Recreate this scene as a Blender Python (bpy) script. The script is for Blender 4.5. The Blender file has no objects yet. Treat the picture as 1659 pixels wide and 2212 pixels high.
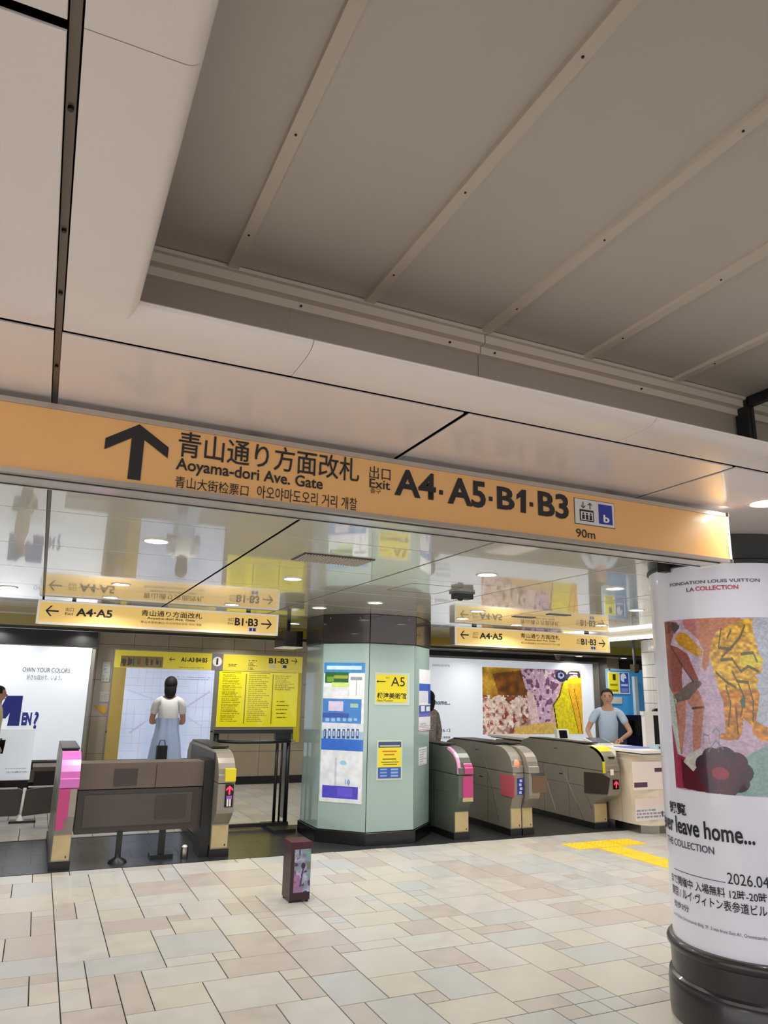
import bpy, bmesh, math, random
import numpy as np
from mathutils import Vector, Matrix
PI = math.pi
sc = bpy.context.scene
COL = sc.collection

# ------------------------------------------------------------------ camera
CX, CY, CH = 829.5, 1106.0, 1.65
v1 = Vector((4383-CX, 1568-CY)); v2 = Vector((84-CX, 1480-CY))
FPX = math.sqrt(-(v1.dot(v2)))
dX = Vector((v1.x, v1.y, FPX)).normalized()
dY = Vector((v2.x, v2.y, FPX)).normalized()
dZ = dX.cross(dY)
R = Matrix((dX, dY, dZ)).transposed()            # camera (right, down, forward) = R @ world
cam = bpy.data.cameras.new('camera'); camo = bpy.data.objects.new('camera', cam); COL.objects.link(camo)
cam.sensor_fit = 'VERTICAL'; cam.sensor_height = 36.0; cam.lens = FPX/2212*36.0
cam.clip_start = .05; cam.clip_end = 60
right, down, fwd = R[0].copy(), R[1].copy(), R[2].copy()
mw = Matrix((right, -down, -fwd)).transposed().to_4x4(); mw.translation = (0, 0, CH)
camo.matrix_world = mw
sc.camera = camo
sc.view_settings.view_transform = 'Standard'; sc.view_settings.look = 'None'
sc.view_settings.gamma = 1; sc.view_settings.use_curve_mapping = False
sc.view_settings.exposure = 0.43
w = bpy.data.worlds.new('world'); sc.world = w; w.use_nodes = True
w.node_tree.nodes['Background'].inputs[0].default_value = (1, .965, .955, 1)
w.node_tree.nodes['Background'].inputs[1].default_value = 1.45
LAMP = 7.5         # watts of one downlight in the gate hall
NEARLAMP = 18.0    # watts of one unseen downlight added round the near ceiling
WARM = (1.0, .965, .93)

def ray(px, py):
    return R.transposed() @ Vector((px-CX, py-CY, FPX))
def at(px, py, x=None, y=None, z=None, plane=None):
    """point of a world plane seen at a place of the 1659x2212 frame"""
    d = ray(px, py); o = Vector((0, 0, CH))
    if plane:
        p, n = plane; t = (Vector(p)-o).dot(n)/d.dot(n)
    else:
        i, v = [(i, v) for i, v in enumerate((x, y, z)) if v is not None][0]
        t = (v-o[i])/d[i]
    return o + d*t
def pix(p):
    q = R @ (Vector(p)-Vector((0, 0, CH)))
    return CX+FPX*q.x/q.z, CY+FPX*q.y/q.z, q.z

# ------------------------------------------------------------------ materials
def lin(c):
    c = [x/255 for x in c]
    return [x/12.92 if x <= .04045 else ((x+.055)/1.055)**2.4 for x in c]
MATS = {}
def mat(name, rgb, rough=.5, metal=0, emit=0, noise=0, scale=8, coat=0, bump=0, stretch=None, alpha=1, trans=0, erg=None, coatr=.04, rvar=0):
    if name in MATS: return MATS[name]
    m = bpy.data.materials.new(name); m.use_nodes = True; nt = m.node_tree
    b = nt.nodes['Principled BSDF']; c = lin(rgb)
    b.inputs['Base Color'].default_value = (*c, 1); b.inputs['Roughness'].default_value = rough
    b.inputs['Metallic'].default_value = metal
    b.inputs['Coat Weight'].default_value = coat; b.inputs['Coat Roughness'].default_value = coatr
    b.inputs['Transmission Weight'].default_value = trans
    if emit:
        b.inputs['Emission Color'].default_value = (*lin(erg or rgb), 1); b.inputs['Emission Strength'].default_value = emit
    if noise or bump or rvar:
        tc = nt.nodes.new('ShaderNodeTexCoord'); n = nt.nodes.new('ShaderNodeTexNoise')
        n.inputs['Scale'].default_value = scale; n.inputs['Detail'].default_value = 5
        mp = nt.nodes.new('ShaderNodeMapping'); nt.links.new(tc.outputs['Object'], mp.inputs[0]); nt.links.new(mp.outputs[0], n.inputs['Vector'])
        if stretch: mp.inputs['Scale'].default_value = stretch
        oi = nt.nodes.new('ShaderNodeObjectInfo'); ad = nt.nodes.new('ShaderNodeVectorMath'); ad.operation = 'ADD'
        nt.links.new(tc.outputs['Object'], ad.inputs[0]); sm = nt.nodes.new('ShaderNodeMath'); sm.operation = 'MULTIPLY'; sm.inputs[1].default_value = 37
        nt.links.new(oi.outputs['Random'], sm.inputs[0]); nt.links.new(sm.outputs[0], ad.inputs[1]); nt.links.new(ad.outputs[0], mp.inputs[0])
        if noise:
            r = nt.nodes.new('ShaderNodeMapRange'); r.inputs[1].default_value = .3; r.inputs[2].default_value = .7
            r.inputs[3].default_value = 1-noise; r.inputs[4].default_value = 1+noise
            nt.links.new(n.outputs['Fac'], r.inputs[0])
            vm = nt.nodes.new('ShaderNodeVectorMath'); vm.operation = 'SCALE'; vm.inputs[0].default_value = c
            nt.links.new(r.outputs[0], vm.inputs['Scale']); nt.links.new(vm.outputs[0], b.inputs['Base Color'])
        if rvar:
            r2 = nt.nodes.new('ShaderNodeMapRange'); r2.inputs[1].default_value = .3; r2.inputs[2].default_value = .7
            r2.inputs[3].default_value = max(.02, rough-rvar); r2.inputs[4].default_value = rough+rvar
            nt.links.new(n.outputs['Fac'], r2.inputs[0]); nt.links.new(r2.outputs[0], b.inputs['Roughness'])
        if bump:
            bp = nt.nodes.new('ShaderNodeBump'); bp.inputs['Strength'].default_value = bump; bp.inputs['Distance'].default_value = .01
            nt.links.new(n.outputs['Fac'], bp.inputs['Height']); nt.links.new(bp.outputs[0], b.inputs['Normal'])
    MATS[name] = m; return m
def print_mat(name, emit=0, rough=.45, coat=0):
    """ink from the printed sheet's own colour attribute"""
    if name in MATS: return MATS[name]
    m = bpy.data.materials.new(name); m.use_nodes = True; nt = m.node_tree; b = nt.nodes['Principled BSDF']
    a = nt.nodes.new('ShaderNodeAttribute'); a.attribute_name = 'ink'
    nt.links.new(a.outputs['Color'], b.inputs['Base Color']); b.inputs['Roughness'].default_value = rough; b.inputs['Coat Weight'].default_value = coat
    if emit:
        nt.links.new(a.outputs['Color'], b.inputs['Emission Color']); b.inputs['Emission Strength'].default_value = emit
    MATS[name] = m; return m

BLACK = mat('black_ink', (18, 16, 18), .5)
M = dict(
 ceil=mat('ceiling_enamel', (240, 228, 223), .3, coat=.45, coatr=.05, noise=.025, scale=1.3),
 ceilfar=mat('ceiling_gloss', (228, 224, 208), .22, coat=.9, coatr=.035, noise=.02, scale=1.5),
 back=mat('ceiling_backing', (8, 6, 6), .7),
 lip=mat('ceiling_lip_enamel', (240, 229, 222), .35, coat=.3),
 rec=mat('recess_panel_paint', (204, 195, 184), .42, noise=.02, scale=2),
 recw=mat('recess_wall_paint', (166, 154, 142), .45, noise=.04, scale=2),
 rib=mat('batten_paint', (214, 202, 186), .45),
 steel=mat('brushed_steel', (150, 146, 138), .3, 1, bump=.05, scale=60, stretch=(1, 1, .05)),
 gate=mat('gate_steel', (150, 144, 132), .33, .35, noise=.05, scale=3),
 gated=mat('gate_dark_steel', (96, 102, 92), .38, .3, noise=.05, scale=3),
 chrome=mat('chrome', (215, 215, 212), .12, 1),
 rail=mat('joint_rail', (120, 110, 100), .4, .6),
 blackp=mat('black_plastic', (22, 21, 22), .4),
 dark=mat('dark_brown_panel', (58, 50, 46), .35, noise=.06, scale=4),
 beige=mat('beige_kick_panel', (196, 176, 130), .4, noise=.06, scale=12),
 pink=mat('pink_plastic', (190, 62, 124), .3), pinkl=mat('pale_pink_plastic', (206, 108, 186), .3),
 yellow=mat('yellow_plastic', (236, 218, 30), .3),
 white=mat('white_paint', (236, 234, 228), .4), grey=mat('grey_plastic', (110, 110, 112), .4),
 sign=mat('sign_yellow_front', (232, 178, 112), .35, noise=.03, scale=2, coat=.2),
 signlit=mat('sign_yellow_lit', (236, 200, 120), .35, emit=.28, noise=.02, scale=2),
 frame=mat('sign_frame_aluminium', (176, 166, 156), .3, .6),
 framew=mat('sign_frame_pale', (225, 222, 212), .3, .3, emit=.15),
 olive=mat('yellow_fascia', (168, 146, 30), .3, coat=.4),
 mint=mat('mint_glass_panel', (158, 182, 176), .12, coat=.8, noise=.015, scale=2),
 choc=mat('dark_bronze_panel', (52, 44, 44), .22, .3, coat=.5),
 plinth=mat('black_stone_plinth', (12, 13, 14), .25),
 wall=mat('wall_tile_taupe', (178, 164, 142), .22, coat=.3, noise=.03, scale=3),
 grout=mat('grout', (70, 62, 54), .8), fgrout=mat('floor_grout', (26, 23, 21), .9),
 mats=mat('dark_granite', (48, 48, 50), .3, noise=.12, scale=40),
 tact=mat('tactile_yellow', (240, 200, 30), .45, noise=.05, scale=8),
 navy=mat('navy_print', (28, 44, 150), .35), red=mat('red_led', (255, 40, 60), .4, emit=2.2),
 screen=mat('screen_dark', (20, 18, 22), .12), lens=mat('lamp_lens', (255, 250, 240), .4, emit=9.0),
 trim=mat('lamp_trim', (240, 238, 232), .3), skin=mat('skin', (205, 158, 132), .5), hair=mat('black_hair', (20, 17, 17), .75, bump=.3, scale=90),
 shirtb=mat('pale_blue_shirt', (196, 216, 240), .8), shirtw=mat('white_shirt', (240, 240, 240), .8), skirt=mat('pale_blue_skirt', (176, 196, 232), .8),
 cream=mat('cream_shirt', (224, 216, 176), .8), trous=mat('black_trousers', (16, 15, 17), .8), coatg=mat('grey_patterned_coat', (130, 122, 116), .85, noise=.4, scale=30),
 glass=mat('clear_glass', (235, 240, 238), .02, trans=1.0),
 adw=mat('backlit_white_panel', (222, 228, 236), .3, emit=.35), adg=mat('ad_frame', (150, 148, 140), .35, .4),
 whitetile=mat('white_glazed_tile', (244, 242, 240), .15, coat=.5), counter=mat('counter_laminate', (226, 212, 190), .35, noise=.02, scale=4),
 maroon=mat('maroon_shell', (52, 20, 30), .35, noise=.1, scale=10), eye=mat('eye_dark', (15, 12, 12), .3), lipm=mat('lips', (170, 90, 85), .5),
)
FT = [mat('floor_tile_cream', (192, 187, 176), .34, noise=.045, scale=9, rvar=.06), mat('floor_tile_rose', (182, 174, 166), .34, noise=.045, scale=9, rvar=.06),
      mat('floor_tile_grey', (191, 189, 183), .34, noise=.04, scale=9, rvar=.06), mat('floor_tile_cool', (182, 183, 181), .34, noise=.045, scale=9, rvar=.06)]

# ------------------------------------------------------------------ builders
def tag(o, label=None, cat=None, group=None, kind=None):
    if label: o['label'] = label
    if cat: o['category'] = cat
    if group: o['group'] = group
    if kind: o['kind'] = kind
    return o
def empty(name, loc, label, cat, group=None, rz=0):
    o = bpy.data.objects.new(name, None); COL.objects.link(o); o.location = loc; o.rotation_euler.z = rz; o.empty_display_size = .1
    return tag(o, label, cat, group)
def link(name, me, m=None, parent=None, world=True):
    o = bpy.data.objects.new(name, me); COL.objects.link(o)
    if m is not None and not len(me.materials):
        for k in (m if isinstance(m, (list, tuple)) else [m]): me.materials.append(k)
    if parent:
        o.parent = parent
        if world: o.matrix_parent_inverse = (Matrix.Translation(parent.location) @ parent.rotation_euler.to_matrix().to_4x4()).inverted() if parent.parent is None else parent_world(parent).inverted()
    return o
def parent_world(p):
    if p.parent is None: return Matrix.Translation(p.location) @ p.rotation_euler.to_matrix().to_4x4()
    return parent_world(p.parent) @ p.matrix_parent_inverse @ (Matrix.Translation(p.location) @ p.rotation_euler.to_matrix().to_4x4())
def newbm(): return bmesh.new()
def fin(bm, name, m, parent=None, smooth=False, bevel=0, seg=1):
    if bevel:
        bmesh.ops.bevel(bm, geom=[e for e in bm.edges if e.calc_face_angle(0) > .5] , offset=bevel, segments=seg, affect='EDGES', clamp_overlap=True)
    me = bpy.data.meshes.new(name); bm.normal_update(); bm.to_mesh(me); bm.free()
    if smooth:
        for p in me.polygons: p.use_smooth = True
    return link(name, me, m, parent)
def box(bm, x0, x1, y0, y1, z0, z1, mi=0):
    v = [bm.verts.new(p) for p in ((x0,y0,z0),(x1,y0,z0),(x1,y1,z0),(x0,y1,z0),(x0,y0,z1),(x1,y0,z1),(x1,y1,z1),(x0,y1,z1))]
    for f in ((0,3,2,1),(4,5,6,7),(0,1,5,4),(1,2,6,5),(2,3,7,6),(3,0,4,7)):
        bm.faces.new([v[i] for i in f]).material_index = mi
def B(name, x0, x1, y0, y1, z0, z1, m, parent=None, bevel=0, seg=1):
    bm = newbm(); box(bm, min(x0,x1), max(x0,x1), min(y0,y1), max(y0,y1), min(z0,z1), max(z0,z1)); return fin(bm, name, m, parent, bevel=bevel, seg=seg)
def prism(bm, pts, a0, a1, axis='x'):
    """closed polygon extruded along an axis"""
    def mk(p, a):
        return {'x': (a, p[0], p[1]), 'y': (p[0], a, p[1]), 'z': (p[0], p[1], a)}[axis]
    A = [bm.verts.new(mk(p, a0)) for p in pts]; C = [bm.verts.new(mk(p, a1)) for p in pts]
    n = len(pts); bm.faces.new(A); bm.faces.new(C[::-1])
    for i in range(n): bm.faces.new((A[i], C[i], C[(i+1) % n], A[(i+1) % n]))
    bmesh.ops.recalc_face_normals(bm, faces=bm.faces)
def PR(name, pts, a0, a1, m, parent=None, axis='x', bevel=0, seg=1):
    bm = newbm(); prism(bm, pts, a0, a1, axis); return fin(bm, name, m, parent, bevel=bevel, seg=seg)
def lathe(bm, c, prof, n=64, a0=0, a1=2*PI, rot=0):
    rings = []
    full = abs(a1-a0-2*PI) < 1e-6; k = n if full else n+1
    for r, z in prof:
        rings.append([bm.verts.new((c[0]+r*math.cos(a0+(a1-a0)*i/n+rot), c[1]+r*math.sin(a0+(a1-a0)*i/n+rot), z)) for i in range(k)])
    for j in range(len(prof)-1):
        for i in range(n):
            bm.faces.new((rings[j][i], rings[j][(i+1) % k], rings[j+1][(i+1) % k], rings[j+1][i]))
    if full:
        for q, rv in ((0, True), (-1, False)):
            if prof[q][0] > 1e-4: bm.faces.new(rings[q][::-1] if rv else rings[q])
def LT(name, c, prof, m, parent=None, n=64, smooth=True):
    bm = newbm(); lathe(bm, c, prof, n); bmesh.ops.recalc_face_normals(bm, faces=bm.faces)
    o = fin(bm, name, m, parent)
    if smooth:
        for p in o.data.polygons: p.use_smooth = len(p.vertices) == 4
        try:
            o.data.set_sharp_from_angle(angle=math.radians(35))
        except Exception: pass
    return o
def tube(bm, pts, r, n=10):
    pts = [Vector(p) for p in pts]; prev = None
    for i, p in enumerate(pts):
        d = (pts[min(i+1, len(pts)-1)]-pts[max(i-1, 0)]).normalized()
        u = d.cross(Vector((0, 0, 1))); u = u.normalized() if u.length > .01 else Vector((1, 0, 0)); v = d.cross(u)
        ring = [bm.verts.new(p+(u*math.cos(2*PI*k/n)+v*math.sin(2*PI*k/n))*r) for k in range(n)]
        if prev:
            for k in range(n): bm.faces.new((prev[k], prev[(k+1) % n], ring[(k+1) % n], ring[k]))
        else: bm.faces.new(ring[::-1])
        prev = ring
    bm.faces.new(prev)
def TB(name, pts, r, m, parent=None, n=12):
    bm = newbm(); tube(bm, pts, r, n); bmesh.ops.recalc_face_normals(bm, faces=bm.faces); return fin(bm, name, m, parent, smooth=True)

class Plane:
    """a flat printing surface: origin, unit right, unit up, normal to the viewer"""
    def __init__(s, o, u, n):
        s.o = Vector(o); s.u = Vector(u).normalized(); s.n = Vector(n).normalized(); s.v = Vector((0, 0, 1))
    def st(s, px, py):
        q = at(px, py, plane=(s.o, s.n))-s.o; return q.dot(s.u), q.dot(s.v)
    def p(s, a, b, d=0): return s.o+s.u*a+s.v*b+s.n*d
def FY(y): return Plane((0, y, 0), (1, 0, 0), (0, -1, 0))
def FX(x, sgn=-1): return Plane((x, 0, 0), (0, -1 if sgn < 0 else 1, 0), (sgn, 0, 0))

def slab(name, P, s0, t0, s1, t1, d0, d1, m, parent=None, bevel=0):
    """a plate on a plane from depth d0 to d1 in front of it"""
    bm = newbm(); c = [P.p(a, b, d) for d in (d0, d1) for a, b in ((s0, t0), (s1, t0), (s1, t1), (s0, t1))]
    v = [bm.verts.new(q) for q in c]
    for f in ((3,2,1,0),(4,5,6,7),(0,1,5,4),(1,2,6,5),(2,3,7,6),(3,0,4,7)): bm.faces.new([v[i] for i in f])
    return fin(bm, name, m, parent, bevel=bevel)
def polyplate(name, P, pts, d0, d1, m, parent=None):
    bm = newbm(); A = [bm.verts.new(P.p(a, b, d0)) for a, b in pts]; C = [bm.verts.new(P.p(a, b, d1)) for a, b in pts]; n = len(pts)
    bm.faces.new(C); bm.faces.new(A[::-1])
    for i in range(n): bm.faces.new((A[i], A[(i+1) % n], C[(i+1) % n], C[i]))
    bmesh.ops.recalc_face_normals(bm, faces=bm.faces)
    return fin(bm, name, m, parent)
def text_mesh(body, bold=0, ext=0):
    c = bpy.data.curves.new('lettering', 'FONT'); c.body = body; c.resolution_u = 3
    c.offset = bold; c.extrude = ext; c.align_x = 'LEFT'
    o = bpy.data.objects.new('lettering', c); COL.objects.link(o)
    bpy.context.view_layer.update()
    me = bpy.data.meshes.new_from_object(o.evaluated_get(bpy.context.evaluated_depsgraph_get()))
    bpy.data.objects.remove(o); bpy.data.curves.remove(c)
    return me
def text(body, P, s0, t0, s1, t1, m, parent, bold=0, d=.004, name='lettering', curve=None):
    """lettering fitted to a rectangle of a printing surface"""
    me = text_mesh(body, bold); n = len(me.vertices)
    if not n: return
    co = np.empty(n*3, 'f'); me.vertices.foreach_get('co', co); co = co.reshape(-1, 3)
    mn, mx = co.min(0), co.max(0)
    a = s0+(co[:, 0]-mn[0])/(mx[0]-mn[0])*(s1-s0); b = t0+(co[:, 1]-mn[1])/(mx[1]-mn[1])*(t1-t0)
    out = []
    for i in range(n):
        out.extend(P.p(float(a[i]), float(b[i]), d) if curve is None else curve(float(a[i]), float(b[i]), d))
    me.vertices.foreach_set('co', out); me.update()
    return link(name, me, m, parent)
def ptext(body, P, l, b, r, t, m, parent, bold=0, d=.004, slant=True):
    """l,b = lower left, r,t = upper right of the word in the photograph"""
    s0, t0 = P.st(l, b); s1, t1 = P.st(r, t); return text(body, P, s0, t0, s1, t1, m, parent, bold, d)

# ---- small painter for printed sheets (colours of the ink only)
class Canvas:
    def __init__(s, nx, ny, bg, x0=0, y0=0, x1=1, y1=1):
        s.a = np.ones((ny, nx, 3))*np.array(bg, float); s.x0, s.y0, s.x1, s.y1 = x0, y0, x1, y1; s.nx, s.ny = nx, ny
        s.X, s.Y = np.meshgrid(x0+(np.arange(nx)+.5)/nx*(x1-x0), y0+(np.arange(ny)+.5)/ny*(y1-y0))
    def put(s, mk, c, al=1): s.a[mk] = s.a[mk]*(1-al)+np.array(c, float)*al
    def rect(s, x0, y0, x1, y1, c, al=1): s.put((s.X >= min(x0,x1)) & (s.X <= max(x0,x1)) & (s.Y >= min(y0,y1)) & (s.Y <= max(y0,y1)), c, al)
    def ell(s, x, y, rx, ry, c, al=1): s.put(((s.X-x)/rx)**2+((s.Y-y)/ry)**2 < 1, c, al)
    def mask(s, pts):
        mk = np.zeros(s.X.shape, bool); n = len(pts)
        for i in range(n):
            (xa, ya), (xb, yb) = pts[i], pts[(i+1) % n]
            if ya == yb: continue
            mk ^= ((s.Y < ya) != (s.Y < yb)) & (s.X < (xb-xa)*(s.Y-ya)/(yb-ya)+xa)
        return mk
    def poly(s, pts, c, al=1): s.put(s.mask(pts), c, al)
    def line(s, pts, wd, c, al=1):
        for (xa, ya), (xb, yb) in zip(pts[:-1], pts[1:]):
            L = (xb-xa)**2+(yb-ya)**2+1e-12; t = np.clip(((s.X-xa)*(xb-xa)+(s.Y-ya)*(yb-ya))/L, 0, 1)
            s.put((s.X-xa-t*(xb-xa))**2+(s.Y-ya-t*(yb-ya))**2 < (wd/2)**2, c, al)
    def noise(s, amt, cell, seed=0, mk=None, tint=(1, 1, 1)):
        rs = np.random.RandomState(seed); gy, gx = int(s.ny/cell)+2, int(s.nx/cell)+2; g = rs.rand(gy, gx)
        yy = np.arange(s.ny)/cell; xx = np.arange(s.nx)/cell; yi = yy.astype(int); xi = xx.astype(int); fy = (yy-yi)[:, None]; fx = (xx-xi)[None]
        v = (g[yi][:, xi]*(1-fy)*(1-fx)+g[yi+1][:, xi]*fy*(1-fx)+g[yi][:, xi+1]*(1-fy)*fx+g[yi+1][:, xi+1]*fy*fx)
        f = 1+(v[..., None]-.5)*2*amt*np.array(tint)
        if mk is None: s.a *= f
        else: s.a[mk] *= f[mk]
        return v
    def scribble(s, x0, y0, x1, y1, rows, c, seed=0, h=.5, al=1, wd=None):
        """rows of small dark marks standing for fine print"""
        rs = random.Random(seed); dy = (y1-y0)/rows
        for r in range(rows):
            x = x0; e = x1-(x1-x0)*rs.random()*.45
            while x < e:
                q = (x1-x0)*(.03+.08*rs.random()); s.rect(x, y0+dy*r, min(x+q, x1), y0+dy*(r+h), c, al); x += q*1.25
def sheet(name, cv, posfn, m, parent=None, label=None, back=.003, P=None):
    """printed sheet: one quad per ink dot, plus a thin backing"""
    ny, nx = cv.ny, cv.nx
    S = cv.x0+np.arange(nx+1)/nx*(cv.x1-cv.x0); T = cv.y0+np.arange(ny+1)/ny*(cv.y1-cv.y0)
    verts = [tuple(posfn(a, b, 0)) for b in T for a in S]
    faces = []
    for j in range(ny):
        for i in range(nx):
            k = j*(nx+1)+i; faces.append((k, k+1, k+nx+2, k+nx+1))
    a = np.clip(cv.a, 0, 255)/255; a = np.where(a <= .04045, a/12.92, ((a+.055)/1.055)**2.4).reshape(-1, 3)
    cols = np.ones((nx*ny, 4, 4)); cols[:, :, :3] = a[:, None, :]
    nf = nx*ny
    # thin rim folded back so that the sheet has a thickness
    border = [i for i in range(nx+1)]+[(j+1)*(nx+1)-1 for j in range(1, ny+1)]+[ny*(nx+1)+i for i in range(nx-1, -1, -1)]+[j*(nx+1) for j in range(ny-1, 0, -1)]
    base = len(verts); nb = len(border)
    for b in border:
        jj, ii = divmod(b, nx+1); verts.append(tuple(posfn(S[ii], T[jj], -back)))
    for q in range(nb): faces.append((border[q], base+q, base+(q+1) % nb, border[(q+1) % nb]))
    me = bpy.data.meshes.new(name); me.from_pydata(verts, [], faces)
    ca = me.color_attributes.new('ink', 'FLOAT_COLOR', 'CORNER')
    allc = np.concatenate([cols.reshape(-1, 4), np.tile([.75, .75, .75, 1], (nb*4, 1))]).astype('f')
    ca.data.foreach_set('color', allc.ravel()); me.update()
    o = link(name, me, m, parent)
    if label: o['label'] = label
    return o
def flat_canvas(P, l, b, r, t, nx, ny, bg):
    s0, t0 = P.st(l, b); s1, t1 = P.st(r, t); return Canvas(nx, ny, bg, s0, t0, s1, t1)
def P4(P, d): return lambda a, b, e: P.p(a, b, d+e)

HC = 2.55
# ================================================================== FLOOR
random.seed(11)
U, V = .1523, .1518; X0, Y0 = -.003, 3.529
floor = B('floor', -6, 15.5, -6, 14.6, -.12, -.006, M['fgrout']); tag(floor, 'pale stone tiled concourse floor', None, None, 'structure')
known = '''11 12 13 15 1|11 12 12 13 0|11 14 10 12 1|12 14 12 15 2|14 17 10 12 2|11 13 7 10 1|11 13 4 7 3|13 14 9 10 1|14 16 9 10 2|13 16 6 9 2|
2 3 9 10 0|2 3 10 12 3|2 3 7 9 2|3 4 7 10 1|2 4 3 7 1|4 5 6 10 1|5 7 6 8 0|5 8 8 10 2|6 8 10 11 2|6 9 11 14 3|9 11 10 13 1|9 11 13 16 2|8 9 10 11 0|8 11 8 10 1|
7 10 5 8 2|10 11 7 8 0|10 11 5 7 1|9 11 2 5 2|4 7 3 6 2|7 9 2 5 1|3 6 10 12 3|2 4 12 15 2|4 6 12 15 0|2 4 15 18 2|4 7 15 17 1|6 7 14 15 2|7 9 14 16 0|7 8 16 17 1|6 8 17 19 2|8 10 16 19 2|10 11 18 19 0|10 11 16 18 1|
4 6 17 19 0|6 9 19 21 2|2 3 18 21 1|3 4 18 21 2|2 4 21 24 0|4 6 21 24 0|6 9 21 24 1|9 11 19 22 2|9 11 22 25 1|
0 2 13 16 1|-2 2 11 13 3|1 2 8 10 0|1 2 10 11 1|-2 1 10 11 1|-2 1 8 10 3|-1 2 5 8 2|-2 0 13 16 0|-2 1 16 20 1|1 2 16 19 1|1 2 19 20 2|-2 2 20 23 0|0 2 23 26 3|-2 0 23 24 0|-2 0 24 26 1|-2 1 26 28 2|1 2 26 28 0|
11 12 1 4 1|12 14 1 4 3|14 15 3 4 1|14 17 1 3 0|13 15 4 6 0|15 17 3 6 3|17 18 5 6 1|16 18 6 8 1|18 20 5 8 2|16 19 8 10 2|17 20 2 5 0|17 19 1 2 1|19 20 1 2 3|20 21 1 2 3|20 21 0 1 3|19 20 0 1 3|20 21 2 4 1|
20 22 4 7 0|21 24 1 4 0|21 23 0 1 1|22 25 4 6 3|24 25 3 4 1|22 23 6 7 1|23 25 6 8 0|20 23 7 9 3|19 20 10 12 0|20 21 10 12 0|25 28 5 8 2|23 26 8 10 2|26 29 8 10 1|19 20 8 10 0|20 22 9 10 1|21 24 10 12 3|24 26 10 13 2|26 28 10 12 1|
14 15 12 13 0|15 18 12 14 0|18 19 12 15 3|19 21 12 14 1|21 24 12 15 2|24 25 13 15 0|25 28 13 15 1|15 17 14 17 0|12 14 15 17 2|14 15 14 15 1'''
tiles = []; occ = set()
for rec in known.replace('\n', '').split('|'):
    a, b, c, d, k = map(int, rec.split())
    cells = [(i, j) for i in range(a, b) for j in range(c, d)]
    if any(q in occ for q in cells): continue
    occ.update(cells); tiles.append((a, b, c, d, k))
sizes = [(3, 3), (3, 2), (2, 3), (3, 2), (2, 2), (2, 3), (4, 2), (2, 1), (1, 2), (3, 1), (1, 1)]
JM = 28
def fill(i0, i1, j0, j1):
    for j in range(j0, j1):
        for i in range(i0, i1):
            if (i, j) in occ: continue
            opt = sizes[:]; random.shuffle(opt); opt.sort(key=lambda q: -(q[0]*q[1] > 3)*random.random())
            for (a, b) in opt+[(1, 1)]:
                if i+a > i1 or j+b > j1: continue
                cells = [(i+p, j+q) for p in range(a) for q in range(b)]
                if any(q in occ for q in cells): continue
                occ.update(cells); tiles.append((i, i+a, j, j+b, random.choices((0, 1, 2, 3), (3, 2, 3, 2))[0])); break
for lo, hi in ((-22, -7), (-7, 2), (2, 11), (11, 20), (20, 29), (29, 38), (38, 56)): fill(lo, hi, -20, JM)
for lo, hi in ((-22, -7), (-7, 2), (2, 11), (11, 20), (20, 29), (29, 38), (38, 56), (56, 80)): fill(lo, hi, 39, 67)
tact_cells = []
def tile_box(t):
    x0, x1, y0, y1 = X0+U*t[0], X0+U*t[1], Y0+V*t[2], Y0+V*t[3]
    if t[3] >= JM and t[2] < JM: y1 = 7.79
    return x0, x1, y0, y1
def area(t):
    x0, x1, y0, y1 = tile_box(t); q = [pix((x, y, 0)) for x, y in ((x0, y0), (x1, y0), (x1, y1), (x0, y1))]
    if min(p[2] for p in q) < .5: return 0
    cx = sum(p[0] for p in q)/4; cy = sum(p[1] for p in q)/4
    if not (-60 < cx < 1720 and cy < 2260): return 0
    return abs(sum(q[i][0]*q[(i+1) % 4][1]-q[(i+1) % 4][0]*q[i][1] for i in range(4)))/2
tiles.sort(key=area, reverse=True)
cache = {}
def tile_bm(bm, x0, x1, y0, y1, z1, mi=0, g=.0031, c=.0012):
    x0 += g; x1 -= g; y0 += g; y1 -= g
    lo = [bm.verts.new(p) for p in ((x0,y0,-.012),(x1,y0,-.012),(x1,y1,-.012),(x0,y1,-.012))]
    md = [bm.verts.new(p) for p in ((x0,y0,z1-c),(x1,y0,z1-c),(x1,y1,z1-c),(x0,y1,z1-c))]
    tp = [bm.verts.new(p) for p in ((x0+c,y0+c,z1),(x1-c,y0+c,z1),(x1-c,y1-c,z1),(x0+c,y1-c,z1))]
    bm.faces.new(tp).material_index = mi
    for A, C in ((lo, md), (md, tp)):
        for i in range(4): bm.faces.new((A[i], A[(i+1) % 4], C[(i+1) % 4], C[i])).material_index = mi
for t in tiles[:300]:
    x0, x1, y0, y1 = tile_box(t); key = (t[1]-t[0], t[3]-t[2], t[4])
    if key not in cache:
        bm = newbm(); tile_bm(bm, 0, x1-x0, 0, y1-y0, 0); me = bpy.data.meshes.new('floor_tile'); bm.normal_update(); bm.to_mesh(me); bm.free(); me.materials.append(FT[t[4]]); cache[key] = me
    o = link('floor_tile', cache[key], None, floor); o.location = (x0, y0, random.uniform(-.0006, .0004))
bm = newbm()
for t in tiles[300:]:
    x0, x1, y0, y1 = tile_box(t); tile_bm(bm, x0, x1, y0, y1, 0, t[4])
o = fin(bm, 'floor_tile', FT, floor); o['kind'] = 'stuff'
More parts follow.
